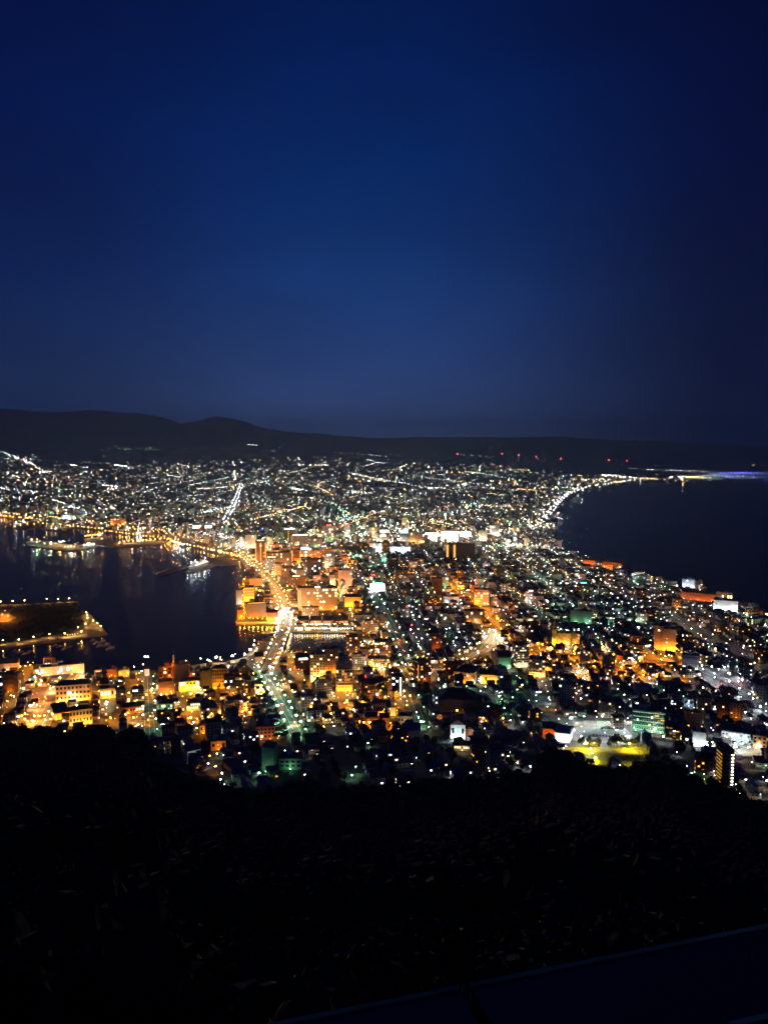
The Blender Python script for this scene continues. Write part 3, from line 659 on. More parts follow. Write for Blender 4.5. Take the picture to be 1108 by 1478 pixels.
B('office_building', 'white flat roofed clinic just below the orange seaside hall', 'clinic', 1030, 1062, 867, 882, 'white', win=(8, 2, .1, 'cw'), extra=[('flood', 'cw', 3, 3600, 'white seaside clinic')])
B('school', 'pale blue lit school at the water edge on the right shore', 'school', 984, 1001, 836, 848, 'blue', win=(6, 3, .3, 'cw'), extra=[('flood', 'cw', 3, 5200, 'pale blue shore school')])
B('apartment_block', 'small brown block touching the pale blue shore school', A_, 1002, 1013, 839, 850, 'brown', win=(3, 3, .1, 'ww'))
B('warehouse', 'long orange glowing shed on the curve of the right shore', WH, 840, 866, 809, 817, 'brick', roof='gable', roofc='red', depth=22, rot=-15, extra=[('flood', 'so', 4, 11000, 'orange shore shed')])
B('warehouse', 'second orange glowing shed at the tip of the right shore curve', WH, 868, 899, 812, 821, 'brick', roof='gable', roofc='red', depth=22, rot=-15, extra=[('flood', 'so', 3, 13000, 'second orange shore shed')])
# --- station quarter
B('hotel', 'slim orange striped hotel tower beside the bend of the bayside road', HT, 369, 384, 781, 813, 'brick', depth=18, win=(3, 12, .08, 'so'), extra=[('strip', 'so', (-.46, 0, .46), .08), ('roofsign', 'ww', 0, .6, 2), ('flood', 'so', 2, 16000, 'slim striped hotel tower')])
B('station_building', 'grey glass station block left of the striped hotel tower', 'station', 354, 370, 772, 791, 'grey', depth=26, win=(5, 4, .08, 'ww'), extra=[('flood', 'ww', 2, 9000, 'grey station block')])
B('office_building', 'broad grey office with two blue lit panels in the station quarter', O_, 422, 445, 773, 794, 'grey', depth=24, win=(7, 5, .15, 'ww'), extra=[('roofsign', 'hot', 0, .9, 2.2), ('flood', 'ww', 2, 9000, 'broad grey office')])
B('hotel', 'tan hotel with red lights on its roof in the station quarter', HT, 465, 484, 759, 777, 'pink', depth=22, win=(6, 5, .25, 'ww'), extra=[('roofsign', 'rd', 0, .3, 3), ('flood', 'ww', 2, 8000, 'tan hotel')])
B('hotel', 'slim pale tower with a red glowing top right of the tan hotel', HT, 497, 505, 758, 775, 'white', win=(3, 5, .2, 'ww'), extra=[('roofsign', 'rd', 0, .8, 2.5), ('flood', 'cw', 1, 7000, 'slim pale tower')])
B('office_building', 'brown office with a single yellow doorway glow behind the grey office', O_, 410, 426, 764, 781, 'brown', depth=22, win=(4, 4, .2, 'ww'), extra=[('roofsign', 'hot', 0, .9, 2), ('strip', 'ye', (-.1,), .1)])
B('office_building', 'dull grey office block right of the broad grey office', O_, 447, 465, 777, 790, 'grey', depth=24, win=(6, 3, .15, 'ww'), extra=[('flood', 'gw', 1, 5000, 'dull grey office')])
B('department_store', 'store crowned by a big blue and white lit billboard', 'store', 434, 449, 794, 805, 'tan', depth=20, win=(5, 2, .8, 'ye'), extra=[('roofsign', 'bw', -.1, .75, 8), ('roofsign', 'hot', .35, .3, 3), ('flood', 'sy', 2, 8000, 'billboard store')])
B('apartment_block', 'orange lit twin striped block left of the billboard store', A_, 421, 434, 793, 813, 'brick', depth=16, win=(4, 6, .1, 'so'), extra=[('strip', 'so', (-.44, .44), .08), ('flood', 'so', 2, 9000, 'twin striped block')])
B('apartment_block', 'large dark brown apartment block with lit white balcony doors', A_, 440, 466, 808, 831, 'brown', depth=22, win=(7, 6, .14, 'cw'), rot=15, side=-1)
B('apartment_block', 'wide brown block speckled with lights behind the bayside road', A_, 386, 420, 798, 818, 'brown', depth=24, win=(11, 5, .3, 'ww'), extra=[('flood', 'so', 2, 8000, 'wide speckled block')])
B('office_building', 'brownish office with a pale stair strip between road and dark block', O_, 410, 424, 820, 838, 'brown', depth=18, win=(4, 4, .1, 'ww'), extra=[('strip', 'cw', (.38,), .06)])
B('office_building', 'low tan office beside the brownish stair strip office', O_, 424, 438, 822, 838, 'tan', depth=18, win=(4, 4, .1, 'ww'), extra=[('strip', 'ww', (-.3,), .06)])
B('warehouse', 'tan block on the quay left of the orange bayside road', WH, 361, 378, 835, 848, 'tan', depth=16, win=(3, 3, .05, 'ww'), extra=[('flood', 'so', 2, 7000, 'tan quay block')])
B('hotel', 'bright yellow floored quay building with five lit storeys', 'store', 353, 367, 848, 868, 'yellow', depth=20, extra=[('rows', 'so', 5, .3), ('flood', 'sy', 2, 8000, 'five storey quay building')])
B('market_hall', 'long dark roofed market hall with glowing yellow rim on the quay', 'market', 355, 384, 872, 892, 'slate', depth=22, rot=8, roofc='dark', extra=[('roofsign', 'so', 0, .9, 1.2), ('flood', 'so', 3, 6500, 'yellow rimmed market hall')])
B('market_hall', 'orange flat hall at the outer edge of the bayside pier', 'market', 343, 352, 880, 894, 'brick', depth=14, extra=[('flood', 'so', 2, 6500, 'outer pier hall')])
B('office_building', 'pale turquoise warehouse at the left edge of the bayside pier', WH, 341, 350, 852, 872, 'blue', depth=14, extra=[('flood', 'cw', 1, 1500, 'turquoise pier warehouse')])
B('warehouse', 'glowing orange brick hall behind the bright plaza', WH, 386, 402, 884, 898, 'brick', roof='gable', roofc='red', depth=16, extra=[('flood', 'so', 3, 9000, 'orange hall behind the plaza')])
for i, (a, b_) in enumerate([(430, 446), (448, 464), (466, 482), (484, 502)]):
    B('warehouse', ['leftmost', 'second', 'third', 'rightmost'][i] + ' of four long low brick warehouses lined with lights by the dark basin', WH, a, b_, 896, 902, 'brick', roof='gable', roofc='dark', depth=26, group='brick warehouses by the basin', extra=[('flood', 'ww', 3, 2400, ['leftmost', 'second', 'third', 'rightmost'][i] + ' basin warehouse')])
B('warehouse', 'long tan shed with slate roof left of the basin and above the tram street', WH, 426, 446, 950, 960, 'cream', roof='gable', roofc='dark', depth=18, extra=[('flood', 'so', 2, 3800, 'long tan shed')])
B('warehouse', 'grey roofed shed between the harbour road and the sea wall', WH, 368, 380, 948, 957, 'brown', roof='gable', roofc='dark', depth=26, extra=[('flood', 'ww', 2, 2200, 'sea wall shed')])
# --- white blaze of the centre
for i, (a, b_, yt, yb, w, k, p) in enumerate([(533, 547, 761, 776, 'yellow', 'sy', 22000), (548, 561, 764, 777, 'white', 'ww', 22000), (577, 589, 770, 784, 'slate', 'cw', 8000), (580, 589, 750, 762, 'yellow', 'sy', 26000), (590, 600, 768, 785, 'cream', 'sy', 30000),
        (602, 612, 770, 785, 'tan', 'so', 16000), (613, 634, 768, 781, 'white', 'ww', 46000), (636, 661, 766, 781, 'white', 'ww', 60000), (664, 683, 767, 776, 'white', 'cw', 46000), (690, 703, 766, 780, 'cream', 'ww', 26000), (706, 720, 758, 774, 'white', 'cw', 14000),
        (562, 592, 789, 797, 'blue', 'cw', 26000), (533, 551, 784, 796, 'white', 'cw', 16000), (550, 558, 798, 810, 'green', 'te', 9000)]):
    nm_ = ['amber lit block at the left end of the bright centre', 'white store with a blazing front next to the amber block', 'dark office capped by a blue and white screen', 'gold crowned tower rising above the bright centre', 'cream store dazzling right of the blue screen',
           'orange tan block between two dazzling stores', 'first of two very long dazzling white stores', 'second and widest dazzling white store of the centre', 'white glowing roofed store right of the widest one', 'cream lit block where the bright row ends',
           'tall white block standing past the bright row', 'low blue white lit arcade below the bright centre', 'white gabled block left of the blue white arcade', 'small turquoise lit block under the bright centre'][i]
    ex = [('flood', k, max(2, (b_ - a) // 5), p, ['amber block', 'blazing white store', 'blue screen office', 'gold tower', 'cream store', 'orange tan block', 'first long white store', 'widest white store', 'glowing roofed store', 'row end block', 'tall white block', 'blue white arcade', 'gabled white block', 'small turquoise block'][i])]
    if i == 2: ex.append(('roofsign', 'bw', 0, .9, 10))
    if i in (1, 6, 7, 8): ex.append(('rows', 'hot', 2, .3))
    if i == 3: ex.append(('roofsign', 'ye', 0, .9, 6))
    B('department_store' if i in (1, 4, 6, 7, 8) else 'office_building', nm_, 'store' if i in (1, 4, 6, 7, 8) else O_, a, b_, yt, yb, w, depth=22, win=(4, 3, .3, 'ww'), extra=ex)
B('apartment_block', 'wide dark apartment slab with two burning orange stairwells', A_, 643, 685, 785, 806, 'brown', depth=20, win=(12, 5, .03, 'cw'), extra=[('strip', 'so', (-.44, -.2), .07), ('warm',)])
B('shop_building', 'dazzling white forecourt shop at the top of the green avenue', 'shop', 534, 555, 843, 854, 'white', depth=14, extra=[('rows', 'hot', 1, .6), ('flood', 'cw', 4, 22000, 'dazzling forecourt shop'), ('roofsign', 'te', .1, .5, 2)])
B('shop_building', 'white lit curved roof depot far left of the station tracks', 'depot', 278, 306, 759, 764, 'white', depth=20, roof='barrel', roofc='white', extra=[('rows', 'hot', 1, .6), ('flood', 'cw', 3, 60000, 'far white depot')])
B('office_building', 'pale green sports hall beyond the bay on the far left', 'hall', 90, 118, 743, 749, 'green', depth=40, extra=[('flood', 'cw', 2, 40000, 'pale green sports hall')])
B('office_building', 'far amber lit apartment cluster block beyond the left bay', A_, 160, 182, 748, 757, 'brick', depth=20, win=(5, 3, .3, 'so'), extra=[('flood', 'so', 3, 26000, 'far amber block')])
# --- lower left quarter
B('office_building', 'floodlit cream customs office with dark hip roof and rows of windows', O_, 83, 132, 989, 1013, 'cream', roof='hip', roofc='dark', depth=16, rot=-8, win=(9, 3, .05, 'dk'), extra=[('flood', 'so', 6, 5200, 'cream customs office'), ('flood', 'ww', 1, 12000, 'cream customs office left end')])
B('office_building', 'yellow floodlit two storey hall below the cream customs office', O_, 102, 133, 1024, 1046, 'yellow', roof='hip', roofc='dark', depth=12, win=(7, 2, .05, 'dk'), extra=[('flood', 'sy', 4, 4800, 'yellow two storey hall')])
B('warehouse', 'big plain brown flat roofed hall left of the yellow two storey hall', WH, 74, 100, 1030, 1039, 'cream', roofc='brown', depth=42, rot=6, extra=[('flood', 'so', 4, 3800, 'brown roofed hall')])
B('warehouse', 'long pinkish pier shed lit by white lamps at the water edge', WH, 62, 120, 961, 973, 'pink', depth=16, roofc='dark', win=(12, 1, .2, 'cw'), extra=[('flood', 'ww', 3, 700, 'pinkish pier shed')])
B('office_building', 'slanting four storey block with pale floor lines by the left pier', O_, 6, 34, 975, 1000, 'brown', depth=16, rot=-28, bands=3, roofc='dark', side=1, win=(6, 3, .05, 'so'), extra=[('flood', 'so', 1, 5200, 'slanting four storey block')])
B('warehouse', 'pale shed at the far left water edge', WH, -2, 28, 958, 968, 'pink', depth=14, rot=-12, roof='gable', roofc='dark', extra=[('flood', 'ww', 1, 1600, 'far left pale shed')])
B('office_building', 'dark tall block cut by the left edge of the picture', O_, -14, 5, 985, 1016, 'grey', depth=16, win=(3, 5, .2, 'cw'))
B('house', 'small orange lit harbour house with flat roof alone at the water', 'house', 137, 147, 967, 975, 'yellow', depth=9, win=(1, 1, .9, 'so'), extra=[('flood', 'so', 1, 3600, 'lone harbour house')])
B('house', 'larger orange lit harbour house right of the lone small one', 'house', 155, 170, 966, 977, 'brick', depth=11, win=(2, 1, .5, 'so'), extra=[('flood', 'so', 2, 2600, 'larger harbour house')])
B('house', 'long amber harbour house beside the white pair of pier lamps', 'house', 172, 187, 967, 977, 'yellow', depth=11, win=(3, 1, .5, 'so'), extra=[('flood', 'sy', 2, 3600, 'amber harbour house')])
B('office_building', 'yellow lit shop row right of the cream customs office', 'shop', 146, 170, 994, 1008, 'yellow', depth=11, roofc='dark', win=(5, 1, .8, 'ww'), extra=[('flood', 'sy', 3, 4800, 'yellow shop row')])
B('office_building', 'two storey orange building left of the pale slope street', O_, 180, 208, 1020, 1030, 'brick', roof='gable', roofc='brown', depth=12, win=(7, 1, .5, 'ww'), extra=[('flood', 'so', 2, 3000, 'orange slope building')])
B('office_building', 'grey office with small lit panes left of the pale slope street', O_, 192, 208, 994, 1012, 'grey', depth=12, win=(4, 4, .2, 'cw'))
B('clock_tower', 'white lit octagonal kiosk under the pair of bright pier lamps', 'kiosk', 209, 216, 966, 975, 'pink', depth=6, roof='hip', extra=[('flood', 'pk', 1, 2500, 'octagonal kiosk')])
B('office_building', 'orange stepped office carrying the mast at the waterfront', O_, 230, 254, 962, 985, 'brick', depth=16, win=(4, 4, .2, 'so'), extra=[('flood', 'so', 2, 5200, 'orange stepped office')])
B('office_building', 'plain grey brown slab right of the waterfront mast', O_, 252, 274, 959, 985, 'tan', depth=14, roofc='grey')
B('office_building', 'orange office with flat front below the waterfront mast', O_, 229, 252, 984, 1003, 'brick', depth=12, extra=[('flood', 'sy', 3, 6500, 'flat fronted orange office')])
B('public_hall', 'yellow arcade building with glowing arches left of the brown slab', 'hall', 259, 288, 983, 997, 'yellow', depth=12, roof='hip', roofc='grey', win=(6, 2, .6, 'ww'), extra=[('flood', 'ye', 5, 4600, 'yellow arcade')])
B('office_building', 'windowless brown slab between the yellow arcade and the orange tower', O_, 289, 306, 969, 994, 'brown', depth=14)
B('hotel', 'orange six storey tower with banded floors and dark roof by the quay', HT, 307, 327, 965, 994, 'yellow', depth=14, roof='hip', roofc='dark', bands=5, win=(6, 5, .08, 'dk'), extra=[('flood', 'so', 3, 5200, 'banded orange tower')])
B('office_building', 'dark office with a few pale panes beside the banded orange tower', O_, 324, 340, 976, 997, 'dark', depth=12, win=(4, 4, .2, 'cw'), roof='hip')
B('school', 'long dark roofed school with lit classroom windows above the black wood', 'school', 270, 302, 1014, 1026, 'green', depth=14, win=(11, 2, .75, 'ww'), rot=-5)
B('school', 'pale green school wing with lit panes left of the long dark one', 'school', 230, 252, 1016, 1030, 'green', depth=12, roof='hip', roofc='dark', win=(6, 2, .6, 'ww'), rot=-12, extra=[('flood', 'gw', 2, 1200, 'pale green school wing')])
B('house', 'gabled orange house glowing among the dark trees', 'house', 289, 307, 1047, 1059, 'yellow', depth=12, roof='gable_y', roofc='brown', win=(3, 1, .3, 'so'), extra=[('flood', 'so', 2, 1900, 'gabled orange house')])
B('house', 'tall orange house with dark flat roof just above the wood', 'house', 305, 326, 1070, 1083, 'cream', depth=16, roofc='dark', win=(3, 1, .1, 'dk'), extra=[('flood', 'so', 1, 1800, 'tall orange house')])
B('house', 'small house with orange lit left wall and white shed beside it', 'house', 266, 290, 1084, 1100, 'white', depth=12, roof='gable', roofc='grey', rot=15, win=(4, 1, .4, 'so'), extra=[('flood', 'cw', 1, 700, 'small white shed house')])
B('office_building', 'pinkish end wall building beside the green slope street', O_, 370, 397, 1049, 1068, 'pink', depth=18, roofc='dark', win=(5, 3, .03, 'dk'), extra=[('flood', 'so', 2, 900, 'pinkish end wall building')])
B('school', 'pale green school with stepped white end walls above the dark wood', 'school', 378, 402, 1080, 1115, 'green', depth=12, roof='flat', rot=-20, extra=[('flood', 'gw', 1, 450, 'stepped green school')])
B('school', 'low pale green annex right of the stepped school', 'school', 403, 437, 1096, 1112, 'green', depth=14, rot=-6, win=(4, 2, 0, 'dk'), extra=[('flood', 'gw', 1, 420, 'low green annex')])
B('church', 'small church with white floodlit facade and two pointed corner towers', 'church', 650, 671, 1046, 1067, 'white', depth=20, roof='gable_y', roofc='brown', win=(3, 1, .0, 'dk'), extra=[('spire', -.44, 1.1, 12, 'white'), ('spire', .44, 1.1, 12, 'white'), ('sign', 'te', 0, .35, .14, 6), ('flood', 'cw', 4, 2600, 'white floodlit church')])
B('church', 'tall church tower with lit pointed steeple among the dark roofs', 'church', 563, 571, 1021, 1033, 'cream', depth=7, extra=[('spire', 0, 2.4, 18, 'cream'), ('flood', 'sy', 2, 1700, 'steeple tower')])
B('church', 'brown domed church with pale spire left of the steeple tower', 'church', 527, 545, 1038, 1050, 'brick', depth=16, roof='barrel', roofc='brown', extra=[('spire', -.55, 1.6, 12, 'white'), ('flood', 'so', 2, 1500, 'brown domed church')])
B('house', 'red brown hipped hall under the tall steeple tower', 'hall', 547, 562, 1036, 1048, 'brick', depth=14, roof='hip', roofc='red', extra=[('flood', 'sy', 1, 2400, 'red brown hall')])
B('temple', 'wide blue roofed temple lying dark above the wood', 'temple', 580, 606, 1054, 1063, 'slate', depth=22, roof='hip', roofc='blue')
B('house', 'pale flat building with lit cornice behind the blue roofed temple', 'house', 574, 595, 1034, 1046, 'cream', depth=12, win=(5, 1, .1, 'ww'), extra=[('flood', 'ww', 1, 900, 'pale flat building')])
B('temple', 'very large dark temple roof in the black park', 'temple', 632, 686, 1010, 1030, 'dark', depth=34, roof='hip', roofc='dark')
B('house', 'white house with lit terrace windows just below the floodlit church', 'house', 655, 678, 1076, 1084, 'cream', depth=10, roof='gable', roofc='dark', win=(7, 1, .8, 'ww'), extra=[('flood', 'ww', 1, 800, 'terrace house')])
B('house', 'pale gabled chapel right of the floodlit church', 'chapel', 671, 682, 1052, 1064, 'cream', depth=12, roof='gable_y', roofc='brown', extra=[('flood', 'so', 1, 600, 'gabled chapel')])
B('house', 'dark long house with two bright blue white windows near the wood', 'house', 680, 702, 1074, 1086, 'slate', depth=12, roof='gable', roofc='dark', win=(5, 1, .4, 'cw'))
B('gymnasium', 'tent roofed hall glowing white at the left of the car park', 'gymnasium', 800, 826, 1059, 1072, 'white', depth=22, roof='gable', roofc='white', rot=-10, extra=[('flood', 'cw', 3, 2600, 'tent roofed hall')])
B('temple', 'brown pyramid roofed hall lit orange left of the tent roofed one', 'temple', 783, 806, 1052, 1064, 'brick', depth=20, roof='hip', roofc='brown', extra=[('flood', 'so', 3, 2600, 'pyramid roofed hall')])
B('office_building', 'lit cream office with arcade right of the bright car park', O_, 1086, 1104, 1062, 1082, 'cream', depth=14, win=(3, 3, .4, 'so'), extra=[('flood', 'sy', 2, 1100, 'cream arcade office')])
B('shop_building', 'long supermarket with a glowing window band above the bright car park', 'shop', 1042, 1080, 1058, 1066, 'grey', depth=18, win=(8, 1, .8, 'cw'), extra=[('flood', 'cw', 4, 1500, 'long supermarket')])
B('apartment_block', 'narrow dark slab at the right edge above the wide white road', A_, 1086, 1108, 985, 1012, 'dark', depth=14, win=(5, 6, .12, 'so'))
B('house', 'blue lit shop house in the dark quarter right of the green school', 'shop', 986, 1000, 1009, 1020, 'blue', depth=12, win=(2, 1, .6, 'bw'), extra=[('flood', 'cw', 1, 1400, 'blue lit shop house')])
# amber side wall and white stair lights of the tall dark tower near the wood
for o in [o for o in D.objects if o.get('label', '').startswith('dark apartment tower with a column')]:
    bb = [c.data.vertices for c in o.children if c.name.startswith('wall')][0]
    xm = max(v.co.x for v in bb); ym = min(v.co.y for v in bb); hm = max(v.co.z for v in bb)
    for k in range(10):
        b = MB(); b.box(xm - 1.3, ym - .3, hm * (.08 + k * .088), .8, .25, 1.0); link('stair_lamp', b.mesh('stair_lamp', WIN['hot']), o)
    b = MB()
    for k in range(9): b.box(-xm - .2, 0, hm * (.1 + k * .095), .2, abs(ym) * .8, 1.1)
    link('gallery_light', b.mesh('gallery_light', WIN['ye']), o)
    q = o.location; lamp(q.x - 16, q.y + 3, 'ye', 0, 900, .3, 4)
print('landmark windows', NWIN)
# ------------------------------------------------------------ street blocks of small buildings
DIST = [((90, 1005), (75, 1045), (92, 992)), ((270, 1020), (217, 1063), (212, 970)), ((420, 1020), (425, 1062), (386, 985)), ((480, 960), (500, 1000), (470, 940)), ((560, 980), (592, 962), (560, 895)),
        ((670, 960), (610, 925), (596, 895)), ((720, 880), (706, 900), (672, 860)), ((830, 960), (860, 1000), (815, 915)), ((1000, 1030), (1108, 1070), (1040, 1000)), ((480, 840), (470, 870), (440, 800)), ((600, 830), (610, 860), (580, 810)),
        ((720, 820), (720, 850), (680, 800)), ((850, 860), (900, 900), (820, 840)), ((980, 900), (1040, 940), (960, 882)), ((900, 1010), (950, 1050), (880, 990)), ((300, 1090), (310, 1110), (290, 1070)),
        ((500, 1090), (510, 1110), (490, 1070)), ((650, 1080), (690, 1100), (620, 1050)), ((740, 1050), (760, 1090), (720, 1020)), ((1040, 980), (1100, 1010), (1010, 960)), ((1080, 1110), (1100, 1140), (1060, 1090))]
DC = np.array([d[0] for d in DIST], float)
DROT = []
for c, a, b in DIST:
    u = G(*b)[:2] - G(*a)[:2]; DROT.append(math.atan2(u[0], u[1]))
foot = np.array(FOOT)
def blocked(x, y, rad):
    if ((foot[:, 0] - x) ** 2 + (foot[:, 1] - y) ** 2 < (foot[:, 2] + rad * .6) ** 2).any(): return True
    return near_road(x, y, rad * .75) or in_patch(x, y)
DARK = [[(440, 1085), (600, 1065), (640, 1040), (660, 1100), (760, 1095), (760, 1150), (380, 1150)], [(620, 1005), (690, 1005), (690, 1036), (560, 1040)], [(935, 1078), (1025, 1080), (1030, 1140), (960, 1110)], [(600, 1060), (640, 1045), (650, 1090), (600, 1090)]]
def in_dark(px, py): return any(inside(np.array(P, float), np.array([px]), np.array([py]))[0] for P in DARK)
MID = []
for (xa, xb, ya, yb, n_, ha, hb) in [(385, 470, 778, 850, 26, 14, 34), (470, 560, 765, 860, 34, 12, 32), (560, 720, 765, 850, 30, 12, 26), (440, 600, 865, 915, 14, 12, 24), (600, 740, 850, 935, 18, 10, 22), (740, 960, 800, 935, 18, 9, 20), (390, 560, 950, 1010, 16, 12, 24), (560, 760, 945, 1000, 10, 10, 18), (960, 1100, 880, 990, 8, 9, 16), (150, 400, 985, 1035, 12, 9, 16)]:
    for _ in range(n_):
        px, py = random.uniform(xa, xb), random.uniform(ya, yb); q = G(px, py); w = random.uniform(16, 34) * (1 if q[1] < 1800 else 1.2); d = random.uniform(12, 20); R_ = max(w, d) / 2
        if bool(is_water(q[0], q[1])) or ((foot[:, 0] - q[0]) ** 2 + (foot[:, 1] - q[1]) ** 2 < (foot[:, 2] + R_) ** 2).any() or near_road(q[0], q[1], R_ + 1) or in_patch(q[0], q[1]): continue
        if min(float(edist(P, q[:1], q[1:2])[0]) for P in WATERS) < R_ + 8: continue
        foot = np.vstack([foot, (q[0], q[1], R_ + 3)]); k_ = ((px - DC[:, 0]) ** 2 + ((py - DC[:, 1]) * 2) ** 2).argmin()
        MID.append(dict(x=q[0], y=q[1], z=q[2], w=w, d=d, h=random.uniform(ha, hb), rot=-DROT[k_] + random.choice([0, math.pi / 2]), px=px, py=py, r=float(np.hypot(q[0], q[1]))))
        cs_ = zone(px, py)[0]
        for _k in range(2): lamp(q[0] + random.choice([-1, 1]) * (w / 2 + 4), q[1] - d / 2 - random.uniform(3, 8), random.choice(cs_), random.choice([1, 2, 3]), (5000 if 'so' in cs_ else 2600) * (1.6 if q[1] > 1700 else 1), random.choice([.6, .8, 1.0]), 4, z=q[2])
print('mid rise', len(MID))
HOUSES = []; STREETN = []; TREES = []
for di in range(len(DIST)):
    c0 = G(*DIST[di][0]); rot = DROT[di]; ux = np.array([math.cos(rot), -math.sin(rot)]); uy = np.array([math.sin(rot), math.cos(rot)])
    rc = math.hypot(c0[0], c0[1]); cell = 15 if rc < 1500 else 18
    n = int(900 / cell) if rc < 1500 else int(1500 / cell)
    I, J = np.meshgrid(np.arange(-n, n + 1), np.arange(-n, n + 1)); I = I.ravel(); J = J.ravel()
    X = c0[0] + (I * ux[0] + J * uy[0]) * cell; Y = c0[1] + (I * ux[1] + J * uy[1]) * cell
    R = np.hypot(X, Y); az = np.arctan2(X, Y); Z = ground(X, Y); PX, PY = proj(X, Y, Z)
    k = ((PX[:, None] - DC[:, 0]) ** 2 + ((PY[:, None] - DC[:, 1]) * 2.0) ** 2).argmin(1)
    ok = (k == di) & (R < 2700) & (R > rbound(az) + 12) & (PX > -40) & (PX < 1150) & (PY > 795) & ~is_water(X, Y)
    ed = np.full(X.shape, 1e9)
    for P in WATERS: ed = np.minimum(ed, edist(P, X, Y))
    ok &= ed > 12
    for P in LANDS: ok &= ~inside(P, X, Y)
    for x, y, z, i, j, px, py, ww_ in zip(X[ok], Y[ok], Z[ok], I[ok], J[ok], PX[ok], PY[ok], R[ok]):
        si, sj = i % 4 == 0, j % 7 == 0
        if si or sj:
            if (sj and i % 2 == 0) or (si and j % 2 == 0): STREETN.append((x, y, z, px, py, ww_))
            continue
        rnd = random.random()
        if in_dark(px, py): 
            if rnd < .55: TREES.append((x + random.uniform(-4, 4), y + random.uniform(-4, 4), z, px, py)); continue
        if blocked(x, y, 7): continue
        if rnd < .10: TREES.append((x, y, z, px, py)); continue
        if rnd < .14: continue
        big = random.random() < (.10 if ww_ < 1500 else .14)
        w = random.uniform(8, 12) * cell / 15; d = random.uniform(6.5, 9) * cell / 15; h = random.uniform(5, 7.2)
        if big: w = cell * random.uniform(.8, 1.25); d = cell * random.uniform(.55, .8); h = random.choice([9, 10, 12, 13, 16, 20])
        HOUSES.append(dict(x=x + random.uniform(-1.5, 1.5), y=y + random.uniform(-1.5, 1.5), z=z, w=w, d=d, h=h, rot=-rot + random.choice([0, 0, math.pi / 2]), px=px, py=py, r=ww_, big=big))
print('near buildings', len(HOUSES), 'street nodes', len(STREETN), 'trees', len(TREES))
for x, y, z, px, py, r in STREETN:
    if near_road(x, y, 6): continue
    cs, dn, pw = zone(px, py)
    if in_dark(px, py): dn *= .3
    if random.random() > .95 * dn: continue
    lvl = random.choices([0, 1, 2, 3], [36, 34, 22, 8])[0]
    lamp(x + random.uniform(-3, 3), y + random.uniform(-3, 3), random.choice(cs), lvl, 2700 * pw * (1.5 if y > 1900 else 1) * random.choice([.35, .7, 1, 1, 2.2]), random.choice([.45, .6, .75, .9]), 7, z=z)

